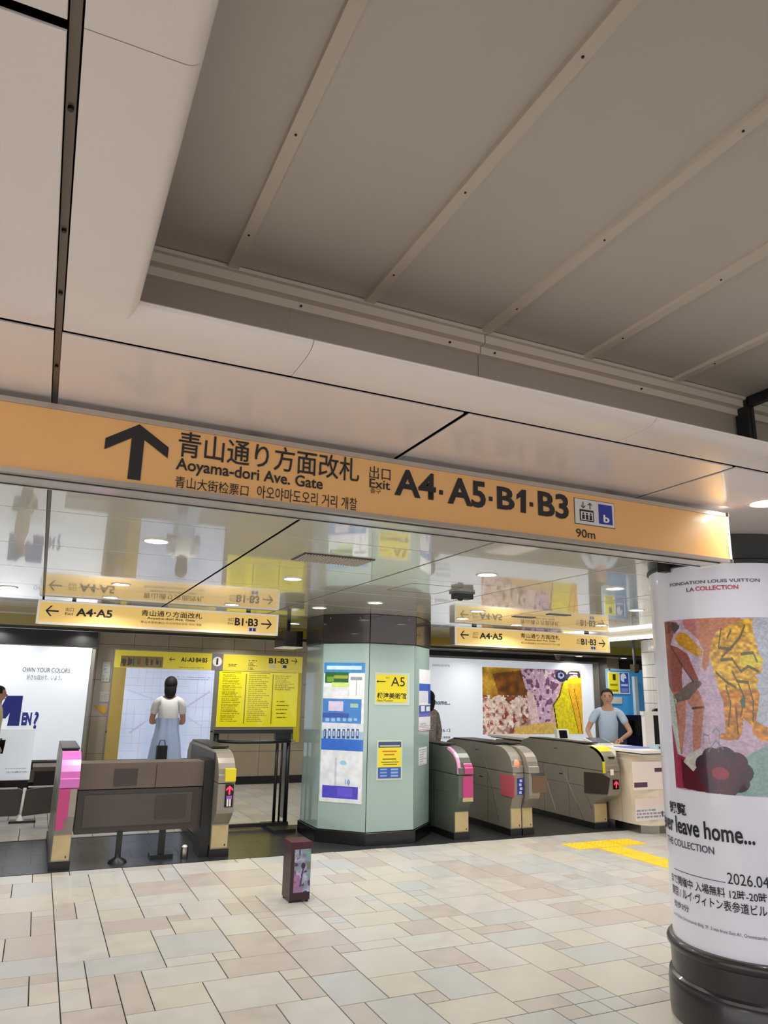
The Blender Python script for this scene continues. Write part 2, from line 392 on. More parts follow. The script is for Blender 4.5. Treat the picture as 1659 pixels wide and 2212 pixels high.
# dark stone band under the gates
band = B('trim_1', -4, 12, 7.80, 9.38, -.02, -.006, M['fgrout']); tag(band, 'dark grey stone band across the floor under the ticket gates', None, None, 'structure')
for k in range(-8, 26):
    for r, (ya, yb) in enumerate(((7.80, 8.2), (8.2, 8.6), (8.6, 9.0), (9.0, 9.38))):
        xa = -.1+k*.46+.23*(r % 2)
        if -4 < xa < 11.5: B('stone_slab', xa+.001, xa+.459, ya+.001, yb-.001, -.018, -.0005, M['mats'], band, bevel=.002)

# ================================================================== CEILING
ceil = bpy.data.objects.new('ceiling', None)
bm = newbm()
RX0, RX1, RY0, RY1 = .04, 6.0, -3.4, 1.9
for a in ((-6, RX0, -6, 14.6), (RX1, 15.5, -6, 14.6), (RX0, RX1, -6, RY0), (RX0, RX1, 2.02, 14.6)): box(bm, *a, 2.625, 2.66)
ceil = fin(bm, 'ceiling', M['back']); tag(ceil, 'cream enamel panel ceiling with dark open joints', None, None, 'structure')
xs = [-.0635+1.2445*k for k in range(-4, 13)]
ysn = [-5.01, -4.02, -3.03, -2.03, -1.04, -.045, .948, 1.94]
ysf = [1.94, 3.05, 4.16, 5.235, 6.32, 7.43, 8.5, 9.6, 10.7, 11.8, 12.9, 14.2]
pc = {}
def panel(xa, xb, ya, yb, m, gx=.010, g0=.006, g1=.006):
    key = (round(xb-xa, 3), round(yb-ya, 3), g0, g1, m.name)
    if key not in pc:
        bm = newbm(); box(bm, gx, xb-xa-gx, g0, yb-ya-g1, 0, .006)
        bmesh.ops.bevel(bm, geom=[e for e in bm.edges if all(v.co.z < .001 for v in e.verts)], offset=.0012, segments=1, affect='EDGES')
        me = bpy.data.meshes.new('ceiling_panel'); bm.normal_update(); bm.to_mesh(me); bm.free(); me.materials.append(m); pc[key] = me
    o = link('ceiling_panel', pc[key], None, ceil); o.location = (xa, ya, HC)
for i in range(len(xs)-1):
    for j in range(len(ysn)-1):
        if xs[i] > -.1 and xs[i] < 5 and ysn[j] > -3.5: continue
        panel(xs[i], xs[i+1], ysn[j], ysn[j+1], M['ceil'], g0=.012, g1=.010)
    for j in range(len(ysf)-1):
        panel(xs[i], xs[i+1], ysf[j], ysf[j+1], M['ceil'] if j == 0 else M['ceilfar'], g0=.013 if j == 0 else .006)
# perforated rail seen inside the widest joint
rl = B('joint_rail', -.0635-.008, -.0635+.008, -3, 8.5, HC+.012, HC+.03, M['rail'], ceil)
for yy in (.62, .86, 1.12, 1.48, 1.75, 2.2): LT('screw', (-.0635, yy), [(.0001, HC+.006), (.005, HC+.006), (.005, HC+.012)], M['blackp'], ceil, n=10)
# recess: rounded lips
LP = [(0, 0, 0)]
for i_ in range(9):
    a_ = PI/2*i_/8; LP.append((.118+.078*math.sin(a_), .026*(1-math.cos(a_)), .140+.026*math.sin(a_)))
LP += [(LP[-1][0]-.003, .030, LP[-1][2]-.003)]
def lip_far(xa, xb, mitre=False):
    bm = newbm(); rows = []
    for (dy, dz, dx) in LP+[(0.0, .030, 0.0)]:
        y = 1.94-.010-dy
        a = xa if not mitre else -.0635+.012+dx
        rows.append((bm.verts.new((a, y, HC+dz)), bm.verts.new((xb, y, HC+dz))))
    for p, q in zip(rows, rows[1:]+rows[:1]): bm.faces.new((p[0], q[0], q[1], p[1]))
    bm.faces.new([r[0] for r in rows]); bm.faces.new([r[1] for r in rows][::-1]); bmesh.ops.recalc_face_normals(bm, faces=bm.faces)
    o = fin(bm, 'ceiling_lip', M['lip'], ceil); 
    for p in o.data.polygons: p.use_smooth = len(p.vertices) == 4
    o.data.set_sharp_from_angle(angle=math.radians(30)); return o
def lip_left(ya, yb, mitre=False):
    bm = newbm(); rows = []
    for (dy, dz, dx) in LP+[(0.0, .030, 0.0)]:
        x = -.0635+.012+dx; b = yb if not mitre else 1.94-.010-dy
        rows.append((bm.verts.new((x, ya, HC+dz)), bm.verts.new((x, b, HC+dz))))
    for p, q in zip(rows, rows[1:]+rows[:1]): bm.faces.new((p[0], q[0], q[1], p[1]))
    bm.faces.new([r[0] for r in rows]); bm.faces.new([r[1] for r in rows][::-1]); bmesh.ops.recalc_face_normals(bm, faces=bm.faces)
    o = fin(bm, 'ceiling_lip', M['lip'], ceil)
    for p in o.data.polygons: p.use_smooth = len(p.vertices) == 4
    o.data.set_sharp_from_angle(angle=math.radians(30)); return o
lip_far(0, .568, True); lip_far(.570, 1.80); lip_far(1.802, 2.42); lip_far(2.422, 3.66); lip_far(3.662, 4.9); lip_far(4.902, 5.98)
lip_left(.942, 0, True)
for a, b in ((-.31, .940), (-1.56, -.312), (-2.8, -1.562), (-3.4, -2.802)): lip_left(a, b)
# recess walls, ceiling panels and battens
HR = 2.865
for a, b in ((.02, .568), (.571, 1.255), (1.258, 2.50), (2.503, 4.2), (4.203, 6.0)):
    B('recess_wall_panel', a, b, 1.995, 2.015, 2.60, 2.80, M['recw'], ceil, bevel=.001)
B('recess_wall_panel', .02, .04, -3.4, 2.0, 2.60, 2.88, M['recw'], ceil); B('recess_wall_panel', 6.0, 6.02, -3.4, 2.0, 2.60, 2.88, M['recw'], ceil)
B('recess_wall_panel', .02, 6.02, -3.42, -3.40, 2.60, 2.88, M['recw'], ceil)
for a, b in ((.02, 1.252), (1.256, 6.0)):
    PR('edge_moulding', [(2.0, 2.795), (1.975, 2.795), (1.975, 2.822), (1.945, 2.822), (1.945, 2.85), (1.93, 2.85), (1.93, 2.862), (2.0, 2.862)], a, b, M['rib'], ceil)
for xx in (.6, 1.13, 1.31, 1.98): LT('screw', (xx, 0), [(.0001, 0), (.004, 0), (.004, .003)], M['blackp'], ceil, n=8).matrix_basis = Matrix.Translation((0, 1.972, 2.808)) @ Matrix.Rotation(PI/2, 4, 'X')
rx = [.375+.4375*k for k in range(-1, 14)]
for k in range(len(rx)-1):
    a, b = max(rx[k], .03), min(rx[k+1], 6.0)
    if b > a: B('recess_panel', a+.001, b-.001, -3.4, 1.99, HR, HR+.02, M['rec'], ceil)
for k in rx[1:-1]:
    PR('batten', [(k-.018, HR), (k-.016, HR-.013), (k+.016, HR-.013), (k+.018, HR)], -3.4, 1.94, M['rib'], ceil, axis='y')
    for yy in (1.75, 1.34, .9, .5):
        LT('screw', (k, yy), [(.0001, HR-.015), (.0032, HR-.015), (.0032, HR-.012)], M['blackp'], ceil, n=8)
# smoke screen: glass pane in a black frame running across the recess
ss = empty('smoke_screen', (2.53, .3, 2.62), 'glass smoke screen in a black frame across the far right of the ceiling recess', 'glass screen')
B('pane', 2.525, 2.531, -2.2, 1.93, 2.64, 2.84, M['glass'], ss)
B('frame_rail', 2.512, 2.544, -2.2, 1.985, 2.822, 2.862, M['blackp'], ss, bevel=.002); B('frame_rail', 2.518, 2.538, -2.2, 1.985, 2.60, 2.626, M['blackp'], ss, bevel=.002)
B('frame_post', 2.505, 2.55, 1.93, 1.985, 2.60, 2.86, M['blackp'], ss, bevel=.002)

# ---- downlights
def downlight(x, y, label, r=.069, z=HC, power=LAMP, group='recessed downlights'):
    t = empty('downlight', (x, y, z), label, 'ceiling light', group)
    LT('trim_ring', (x, y), [(r+.018, z), (r+.016, z-.005), (r+.004, z-.007), (r, z-.003), (r, z+.003)], M['trim'], t, n=32)
    LT('lens', (x, y), [(.0001, z-.0015), (r+.001, z-.0015), (r+.001, z-.0005)], M['lens'], t, n=24)
    L = bpy.data.lights.new('bulb', 'AREA'); L.shape = 'DISK'; L.size = .11; L.energy = power; L.color = WARM; L.spread = math.radians(150)
    lo = bpy.data.objects.new('bulb', L); COL.objects.link(lo); lo.parent = t; lo.location = (0, 0, -.012)
    return t
DL = [(-.374, 7.766, 'lit round downlight at the left edge of the photo, left of the left yellow sign'),
 (.565, 4.706, 'large lit round downlight nearest under the arrow of the big sign'),
 (.567, 6.95, 'lit round downlight second in the left row, above the left hanging sign'),
 (.567, 8.05, 'lit round downlight just above the left arrow side of the left hanging sign'),
 (1.82, 7.97, 'lit round downlight just above the right half of the left hanging sign'),
 (1.81, 5.78, 'lit round downlight behind the ceiling vent on its left'),
 (2.74, 7.71, 'lit round downlight left one above the octagonal column'),
 (3.07, 6.92, 'lit round downlight right one above the octagonal column'),
 (3.05, 4.75, 'large lit round downlight in front of the black ceiling camera'),
 (4.37, 4.81, 'large lit round downlight beside the poster pillar, right of the ceiling'),
 (5.675, 5.94, 'lit round downlight directly left of the poster pillar'),
 (4.35, 6.98, 'lit round downlight behind the ceiling camera, nearer of two'),
 (4.64, 7.79, 'lit round downlight just above the arrow of the right hanging sign'),
 (5.65, 8.11, 'lit round downlight above the middle of the right hanging sign'),
 (6.55, 7.5, 'lit round downlight above the right end of the right hanging sign'),
 (3.0, 2.26, 'round downlight at the right edge of the photo behind the big sign'),
 (.573, 13.0, 'lit round downlight seen below the left hanging sign, left one'),
 (3.17, 13.0, 'lit round downlight seen below the right end of the left hanging sign'),
 (3.115, 9.78, 'lit round downlight close to the left side of the octagonal column top'),
 (8.42, 13.38, 'lit round downlight in front of the wide wall poster, left one'),
 (11.35, 13.8, 'lit round downlight in front of the wide wall poster, right one'),
 (12.6, 13.7, 'lit round downlight above the blue office panel'),
 (-.67, 13.0, 'lit round downlight above the white backlit poster at the left edge')]
for x, y, l in DL: downlight(x, y, l, power=LAMP*(.25 if (x, y) == (3.0, 2.26) else 1))
for x in (-3.2, -1.95, -.7):  # unseen downlights, added to light the near floor and ceiling
    for y in (-4.5, -2.5, -.5, 1.45): downlight(x, y, 'unseen round downlight added in the near ceiling left of the recess', group='added downlights left of the recess', power=NEARLAMP)
for x in (.56, 3.05, 5.5):  # out-of-view row added to light the foreground from behind
    downlight(x, -4.5, 'unseen round downlight added in the ceiling behind the camera', group='added downlights behind the camera', power=NEARLAMP)
for x in (7.0, 8.6):  # more unseen lamps, added for foreground light from the right
    for y in (-3.5, -1.3, 1.0, 3.2): downlight(x, y, 'unseen round downlight added in the ceiling right of the recess', group='added downlights right of the recess', power=NEARLAMP)
for x, y in ((7.1, 5.9), (8.4, 9.5), (10, 7.6), (10.2, 11.5), (8.1, 11.3), (5.8, 11.6), (1.8, 10.9), (-1.7, 6), (-1.7, 9.5), (-3, 3.5), (6.0, 3.6)):
    downlight(x, y, 'round downlight in the hall ceiling hidden from the entrance view', group='further downlights')

# ================================================================== WALLS
wb = B('wall_back', -6, 6.5, 13.62, 13.72, 0, HC+.05, M['grout']); tag(wb, 'taupe tiled back wall behind the ticket gates', None, None, 'structure')
B('wall_back_hall', 6.5, 15.5, 14.32, 14.42, 0, HC+.05, M['wall']).name = 'wall_far'
tag(bpy.data.objects['wall_far'], 'taupe back wall behind the wide poster', None, None, 'structure')
tag(B('wall_return', 6.4, 6.5, 13.6, 14.4, 0, HC+.05, M['wall']), 'short return of the back wall', None, None, 'structure')
tag(B('wall_left', -6.1, -6, 4, 14, 0, HC+.05, M['wall']), 'left wall', None, None, 'structure')
tag(B('wall_right', 15.4, 15.5, -6, 14.4, 0, HC+.05, M['wall']), 'right wall', None, None, 'structure')
zt = [.13, .56, 1.16, 1.76, 2.36, 2.56]
for k in range(-3, 11):
    xa = .86+.588*(k-.02)
    if xa > 6.1: continue
    for a, b in zip(zt, zt[1:]): B('wall_tile', xa+.003, xa+.585, 13.60, 13.622, a+.003, b-.003, M['wall'], wb, bevel=.0015)
tag(B('baseboard_back', -6, 6.5, 13.57, 13.62, 0, .13, M['blackp']), 'black skirting under the taupe wall tiles', None, None, 'structure')
for k in range(8):
    for a, b in ((.1, .85), (.85, 1.6), (1.6, 2.3)):
        xa = 12.6+.35*k
        B('wall_tile', xa+.003, xa+.347, 14.30, 14.322, a+.003, b-.003, M['wall'], bpy.data.objects['wall_far'], bevel=.0015)
B('header_panel', 13.0, 15.4, 14.25, 14.32, 2.2, 2.55, M['blackp'], bpy.data.objects['wall_far'])

# ================================================================== BIG HANGING SIGN
YS = 2.437; SZ0, SZ1 = 2.284, 2.527; SXR = 2.95
PS = FY(YS)
sg = empty('hanging_sign', (1.0, YS+.1, SZ0), 'long orange-yellow overhead sign reading Aoyama-dori Ave. Gate, nearest the viewer', 'sign')
B('housing', -1.6, SXR-.012, YS+.004, YS+.19, SZ0+.006, SZ1-.004, mat('polished_underside', (214, 210, 204), .22, .35), sg, bevel=.003)
B('face', -1.6, SXR-.022, YS-.001, YS+.005, SZ0+.014, SZ1-.016, M['sign'], sg)
B('frame_edge', -1.6, SXR, YS-.006, YS+.01, SZ1-.018, SZ1, M['frame'], sg, bevel=.002)
B('frame_edge', -1.6, SXR, YS-.006, YS+.01, SZ0, SZ0+.016, M['frame'], sg, bevel=.002)
B('frame_edge', SXR-.022, SXR-.006, YS-.006, YS+.19, SZ0, SZ1, M['framew'], sg, bevel=.002)
B('end_cap', SXR-.006, SXR, YS+.0, YS+.185, SZ0+.004, SZ1-.004, M['framew'], sg)
for ya in (.045, .11, .165): B('underside_groove', -1.6, SXR-.03, YS+ya, YS+ya+.004, SZ0+.003, SZ0+.0075, M['blackp'], sg)
B('underside_tray', -1.6, SXR-.03, YS+.05, YS+.108, SZ0+.001, SZ0+.007, MATS['polished_underside'], sg)
for xx in (-.9, .62, 2.3): B('hanger', xx-.02, xx+.02, YS+.06, YS+.12, SZ1-.006, HC, M['blackp'], sg)
# light fitting at the sign's right end
L = bpy.data.lights.new('end_lamp', 'AREA'); L.shape = 'RECTANGLE'; L.size = .03; L.size_y = .16; L.energy = .5; L.color = (1, .97, .85)
lo = bpy.data.objects.new('end_lamp', L); COL.objects.link(lo); lo.parent = sg; lo.matrix_world = Matrix.Translation((SXR-.03, YS-.03, 2.52)) @ Matrix.Rotation(math.radians(40), 4, 'X')
lo.matrix_parent_inverse = Matrix.Translation(sg.location).inverted(); lo.location = (SXR-.05, YS-.04, 2.545); lo.rotation_euler = (math.radians(35), 0, 0)
def arrow(P, cx, cy, sz, ang, m, parent, wd=.17, d=.004, head=.55, rise=.9, thick=1.1):
    """arrow pointing up, turned by ang"""
    w_ = wd/2; a_ = head; b_ = head*rise; c_ = wd*thick
    pts = [(-w_, -.5), (w_, -.5), (w_, .5-b_-c_+(a_-w_)*b_/a_), (a_, .5-b_-c_), (a_, .5-b_), (0, .5), (-a_, .5-b_), (-a_, .5-b_-c_), (-w_, .5-b_-c_+(a_-w_)*b_/a_)]
    c, s = math.cos(ang), math.sin(ang)
    bmx = [(cx+(x*c-y*s)*sz, cy+(x*s+y*c)*sz) for x, y in pts]
    bm = newbm(); f = [bm.verts.new(P.p(a, b, d)) for a, b in bmx]
    for idx in ((0, 1, 2, 8), (8, 2, 5), (2, 3, 4, 5), (8, 5, 6, 7)): bm.faces.new([f[i] for i in idx])
    bmesh.ops.recalc_face_normals(bm, faces=bm.faces)
    return fin(bm, 'arrow', m, parent)
s0, t0 = PS.st(290, 1037); s1, t1 = PS.st(300, 917)
arrow(PS, (s0+s1)/2, (t0+t1)/2, (t1-t0), 0, BLACK, sg, wd=.21, head=.52, rise=.65, thick=.95)
ptext('青山通り方面改札', PS, 383, 986, 776, 992, BLACK, sg, .008)
s0, t0 = PS.st(383, 991); s1, t1 = PS.st(776, 993)
ptext('Aoyama-dori Ave. Gate', PS, 378, 1022, 697, 1034, BLACK, sg, .018)
ptext('青山大街检票口', PS, 377, 1053, 537, 1049, BLACK, sg, .004)
ptext('아오야마도오리 거리 개찰', PS, 554, 1076, 771, 1077, BLACK, sg, .004)
ptext('出口', PS, 797, 1033, 843, 1013, BLACK, sg, 0)
ptext('Exit', PS, 797, 1053, 842, 1040, BLACK, sg, .01)
ptext('출구', PS, 799, 1065, 822, 1057, BLACK, sg, 0)
for b_, q_ in (('A4', (851, 1069, 941, 1025)), ('A5', (966, 1088, 1048, 1042)), ('B', (1073, 1099, 1110, 1056)), ('B3', (1162, 1114, 1226, 1070))): ptext(b_, PS, *q_, BLACK, sg, .03)
for x_, y_ in ((952, 1064), (1059, 1078), (1147, 1090)): s0, t0 = PS.st(x_, y_); slab('lettering', PS, s0-.0085, t0-.009, s0+.0085, t0+.009, .002, .0045, BLACK, sg)
# pictogram plate: lift and b
a, b = PS.st(1241, 1131), PS.st(1325, 1089)
W0, H0 = b[0]-a[0], PS.st(1241, 1075)[1]-a[1]
slab('pictogram_plate', PS, a[0], a[1], a[0]+W0, a[1]+H0, .001, .003, mat('plate_edge', (70, 66, 70), .4), sg)
plt = slab('pictogram_plate', PS, a[0]+.003, a[1]+.003, a[0]+W0-.003, a[1]+H0-.003, .002, .0045, mat('plate_white', (214, 210, 208), .4), sg)
c0 = a[0]+W0*.12
slab('pictogram', PS, c0, a[1]+H0*.14, c0+W0*.34, a[1]+H0*.58, .004, .006, BLACK, plt)
slab('pictogram', PS, c0+W0*.025, a[1]+H0*.18, c0+W0*.315, a[1]+H0*.50, .005, .0068, mat('plate_white', (214, 210, 208)), plt)
for k in range(3):
    q = c0+W0*(.05+.09*k)
    slab('pictogram', PS, q, a[1]+H0*.2, q+W0*.06, a[1]+H0*.38, .006, .0075, BLACK, plt)
    slab('pictogram', PS, q+W0*.01, a[1]+H0*.40, q+W0*.05, a[1]+H0*.46, .006, .0075, BLACK, plt)
arrow(PS, c0+W0*.09, a[1]+H0*.75, H0*.26, PI, BLACK, plt, .14, .006, .4); arrow(PS, c0+W0*.26, a[1]+H0*.75, H0*.26, 0, BLACK, plt, .14, .006, .4)
slab('pictogram', PS, a[0]+W0*.59, a[1]+H0*.12, a[0]+W0*.93, a[1]+H0*.88, .004, .006, M['navy'], plt)
text('b', PS, a[0]+W0*.69, a[1]+H0*.18, a[0]+W0*.84, a[1]+H0*.48, M['white'], plt, .03, .0085)
polyplate('lettering', PS, [PS.st(*p) for p in ((1135, 1109), (1124, 1107), (1124, 1073), (1115, 1079), (1115, 1069), (1126, 1058), (1135, 1059))], .003, .0045, BLACK, sg)
ptext('90m', PS, 1244, 1160, 1284, 1147, BLACK, sg, .004)

# ================================================================== FAR HANGING SIGNS
def far_sign(x0, x1, label, L):
    y = 8.5; z0, z1 = 2.275, 2.525; P = FY(y)
    t = empty('hanging_sign', ((x0+x1)/2, y+.08, z0), label, 'sign', None)
    B('housing', x0+.01, x1-.01, y+.004, y+.16, z0+.008, z1-.006, M['frame'], t)
    B('face', x0+.02, x1-.02, y-.001, y+.006, z0+.02, z1-.02, M['signlit'], t)
    for a in ((x0, x1, z1-.02, z1), (x0, x1, z0, z0+.022), (x0, x0+.022, z0, z1), (x1-.022, x1, z0, z1)): B('frame_edge', a[0], a[1], y-.006, y+.012, a[2], a[3], M['framew'], t, bevel=.002)
    for xx in (x0+.35, x1-.35): B('hanger', xx-.02, xx+.02, y+.05, y+.11, z1-.008, HC, M['blackp'], t)
    w_ = x1-x0
    X = lambda f: x0+w_*f
    zc = 2.415; H = z1-z0
    arrow(P, X(.055), zc, .13, PI/2, BLACK, t, .13, .006, .42)
    arrow(P, X(.945), zc-.01, .13, -PI/2, BLACK, t, .13, .006, .42)
    text('出口', P, X(.105), zc+.005, X(.135), zc+.045, BLACK, t, 0, .005); text('Exit', P, X(.105), zc-.035, X(.135), zc-.005, BLACK, t, 0, .005)
    text('A4·A5', P, X(.145), zc-.04, X(.285), zc+.045, BLACK, t, .03, .005)
    text('青山通り方面改札', P, X(.40), zc+.005, X(.655), zc+.07, BLACK, t, .01, .005)
    text('Aoyama-dori Ave. Gate', P, X(.425), zc-.035, X(.625), zc-.004, BLACK, t, .015, .005)
    text('青山大街检票口 아오야마도오리 거리 개찰', P, X(.40), zc-.075, X(.655), zc-.05, BLACK, t, 0, .005)
    text('出口', P, X(.77), zc, X(.795), zc+.04, BLACK, t, 0, .005); text('Exit', P, X(.77), zc-.035, X(.795), zc-.01, BLACK, t, 0, .005)
    text('B1·B3', P, X(.80), zc-.045, X(.905), zc+.045, BLACK, t, .03, .005)
    slab('pictogram_plate', P, X(.862), zc-.105, X(.90), zc-.058, .002, .005, M['white'], t)
    slab('pictogram', P, X(.867), zc-.1, X(.879), zc-.065, .004, .007, M['navy'], t); slab('pictogram', P, X(.884), zc-.1, X(.896), zc-.065, .004, .007, M['navy'], t)
    return t
far_sign(-.11, 2.51, 'yellow hanging sign with arrows to both sides, left of the octagonal column', 0)
far_sign(4.94, 7.56, 'yellow hanging sign with arrows to both sides, right of the octagonal column', 0)
# long yellow band behind them
f = empty('fascia_sign', (4, 10.6, 2.36), 'long dull yellow fascia running across the hall behind both hanging signs', 'sign')
B('face', -4, 12.6, 10.55, 10.6, 2.395, 2.54, M['olive'], f); B('lower_edge', -4, 12.6, 10.54, 10.66, 2.36, 2.395, M['blackp'], f); B('upper_edge', -4, 12.6, 10.545, 10.62, 2.54, 2.549, M['frame'], f)
hb = empty('hanging_box', (2.95, 9.3, 2.2), 'small dark hanging box with a pale lower edge beside the octagonal column top', 'equipment box')
B('housing', 2.80, 3.06, 9.2, 9.6, 2.2, 2.40, M['choc'], hb, bevel=.004); B('lower_edge', 2.80, 3.06, 9.2, 9.6, 2.185, 2.2, M['framew'], hb); B('hanger', 2.9, 2.94, 9.38, 9.42, 2.4, 2.55, M['blackp'], hb)

# ---- ceiling fittings
vg = empty('air_vent', (1.78, 4.72, HC), 'slatted rectangular air grille in the glossy ceiling behind the big sign', 'vent')
va = [(1.50, 4.62), (1.93, 4.62)]
B('frame', 1.515, 2.035, 4.60, 4.90, HC-.006, HC+.001, M['dark'], vg)
for k in range(24):
    xa = 1.53+k*.0208; B('slat', xa, xa+.009, 4.612, 4.888, HC-.013, HC-.006, M['rib'], vg)
hp = empty('ceiling_hatch', (3.0, 5.7, HC), 'flush square access hatch outlined in the ceiling left of the black camera', 'hatch')
for a in ((2.76, 3.26, 5.47, 5.476), (2.76, 3.26, 5.97, 5.976), (2.76, 2.766, 5.47, 5.976), (3.254, 3.26, 5.47, 5.976)): B('seam', a[0], a[1], a[2], a[3], HC-.0012, HC+.001, M['blackp'], hp)
cc = empty('ceiling_camera', (3.225*1.0588, 5.434*1.0588, HC), 'black box camera on the ceiling above the right of the octagonal column', 'camera')
ccx, ccy = 3.40, 5.72
B('base', ccx-.10, ccx+.10, ccy-.06, ccy+.06, HC-.02, HC, M['grey'], cc, bevel=.004); B('housing', ccx-.085, ccx+.09, ccy-.05, ccy+.05, HC-.065, HC-.02, M['blackp'], cc, bevel=.01, seg=2)
LT('lens', (ccx-.03, ccy-.02), [(.0001, HC-.085), (.02, HC-.082), (.028, HC-.065)], M['screen'], cc, n=16)
dm = empty('dome_camera', (9.9, 13.0, HC), 'small white dome camera under the ceiling in front of the wide wall poster', 'camera')
dx, dy = at(1205, 1408, z=HC)[:2]
LT('mount', (dx, dy), [(.09, HC), (.09, HC-.05), (.07, HC-.07)], M['white'], dm, n=24); LT('dome', (dx, dy), [(.0001, HC-.17), (.04, HC-.16), (.06, HC-.12), (.065, HC-.07)], M['grey'], dm, n=24)
dm.location = (dx, dy, HC-.17)
for ch in dm.children: ch.matrix_parent_inverse = Matrix.Translation(dm.location).inverted()
for ch in cc.children: pass
# black ceiling slots further back
for n_, (px, py, lb) in enumerate(((1130, 1333, 'small dark slot in the ceiling above the right hanging sign, left one'), (1205, 1328, 'small dark slot in the ceiling above the right hanging sign, right one'))):
    q = at(px, py, z=HC); t = empty('ceiling_slot', (q.x, q.y, HC), lb, 'vent'); B('grille', q.x-.14, q.x+.14, q.y-.04, q.y+.04, HC-.006, HC+.001, M['blackp'], t); B('rim', q.x-.15, q.x+.15, q.y-.05, q.y-.04, HC-.008, HC+.001, M['grey'], t)

# ================================================================== OCTAGONAL COLUMN
OX, OY = 3.777, 8.688
def octp(a, shrink=0):
    s = a*math.tan(PI/8); return [(OX-s, OY-a), (OX+s, OY-a), (OX+a, OY-s), (OX+a, OY+s), (OX+s, OY+a), (OX-s, OY+a), (OX-a, OY+s), (OX-a, OY-s)]
oc = empty('column', (OX, OY, 0), 'octagonal column clad in pale mint panels with dark bronze top and black plinth', 'column')
PR('core', octp(.705), .05, 2.55, M['blackp'], oc, axis='z')
AB = .722
def facepanel(name, a, i, z0, z1, m, gap=.004, th=.02):
    p = octp(a); q = octp(a-th); A, C = Vector((*p[i], 0)), Vector((*p[(i+1) % 8], 0)); d = (C-A).normalized()
    A2, C2 = Vector((*q[i], 0)), Vector((*q[(i+1) % 8], 0))
    A += d*gap; C -= d*gap; A2 += d*gap; C2 -= d*gap
    return PR(name, [(v.x, v.y) for v in (A, C, C2, A2)], z0, z1, m, oc, axis='z', bevel=.0015)
for i in range(8):
    facepanel('glass_panel', AB, i, .135, 2.205, M['mint']); facepanel('header_panel', AB+.016, i, 2.215, 2.546, M['choc'])
PR('plinth', octp(.748), 0, .13, M['plinth'], oc, axis='z', bevel=.004)
PR('joint_band', octp(.728), 2.203, 2.217, M['blackp'], oc, axis='z')
o8 = octp(AB)
def PF(i, off=0.0):
    A, C = Vector((*o8[i], 0)), Vector((*o8[(i+1) % 8], 0)); u = (C-A).normalized(); n = Vector((u.y, -u.x, 0)); return Plane(A, u, n)
PFr, PFd, PFx = PF(0), PF(7), PF(1)      # front face, left diagonal face, right diagonal face
# header screws
for P, xs_ in ((PFd, (.09, .48)), (PFr, (.09, .5)), (PFx, (.12,))):
    for q in xs_:
        c = P.p(q, 2.505, .018); bm = newbm(); bmesh.ops.create_uvsphere(bm, u_segments=8, v_segments=6, radius=.008); bmesh.ops.translate(bm, verts=bm.verts, vec=c); fin(bm, 'screw', M['chrome'], oc)
PM = print_mat('poster_print', 0, .3, .3)
# tall blue poster on the left diagonal face (traced in 3.95x zoom of the photo)
ZP = lambda X, Y: (620+X/3.95, 1300+Y/3.95)
def zst(P, X, Y): return P.st(*ZP(X, Y))
def zrect(cv, P, X0_, Y0_, X1_, Y1_, c, al=1):
    a, b = zst(P, X0_, Y1_), zst(P, X1_, Y0_); cv.rect(a[0], a[1], b[0], b[1], c, al)
pl = flat_canvas(PFd, *ZP(275, 1700), *ZP(668, 520), 64, 210, (226, 232, 238))
zr = lambda *a: zrect(pl, PFd, *a)
zr(275, 520, 700, 612, (62, 140, 206)); zr(340, 545, 640, 580, (200, 226, 245))
zr(325, 600, 530, 690, (44, 96, 50)); zr(400, 630, 520, 655, (150, 160, 60)); zr(340, 640, 400, 680, (110, 160, 60)); zr(380, 690, 530, 730, (200, 224, 130))
zr(535, 610, 700, 820, (238, 240, 242)); zr(545, 640, 640, 670, (150, 158, 170)); zr(590, 670, 600, 800, (150, 156, 170))
zr(275, 730, 535, 830, (214, 224, 226)); zr(385, 760, 520, 840, (238, 228, 236))
zr(275, 830, 640, 1045, (70, 130, 200)); zr(355, 850, 480, 930, (210, 200, 225)); zr(540, 870, 610, 900, (160, 200, 170)); zr(275, 950, 530, 985, (64, 90, 170))
for k in range(6): zr(330+k*48, 992, 362+k*48, 1018, (150, 190, 230))
zr(275, 1045, 700, 1110, (214, 222, 232)); zr(275, 1110, 700, 1180, (160, 190, 220))
for k in range(8): zr(310+k*40, 1085, 335+k*40, 1165, (60, 76, 130)); zr(316+k*40, 1100, 328+k*40, 1145, (190, 205, 230))
zr(275, 1180, 700, 1260, (50, 108, 204))
zr(400, 1330, 430, 1580, (190, 204, 220)); 
a = zst(PFd, 480, 1375); pl.ell(a[0], a[1], .045, .025, (150, 205, 235)); a = zst(PFd, 525, 1540); pl.ell(a[0], a[1], .018, .035, (140, 160, 205)); a = zst(PFd, 500, 1540); pl.ell(a[0], a[1], .008, .03, (160, 176, 215))
zr(300, 1580, 605, 1665, (74, 70, 196)); zr(430, 1590, 560, 1660, (100, 84, 216)); pl.noise(.05, 5, 3)
for k, (x0, x1) in enumerate(((345, 640),)): pass
o = sheet('poster', pl, P4(PFd, .004), PM); tag(o, 'tall blue and white poster on the left front face of the octagonal column', 'poster'); PST = o
def zt_(P, body, X0_, Y0_, X1_, Y1_, m, parent, bold=0, d=.007):
    a, b = zst(P, X0_, Y1_), zst(P, X1_, Y0_); text(body, P, a[0], a[1], b[0], b[1], m, parent, bold, d)
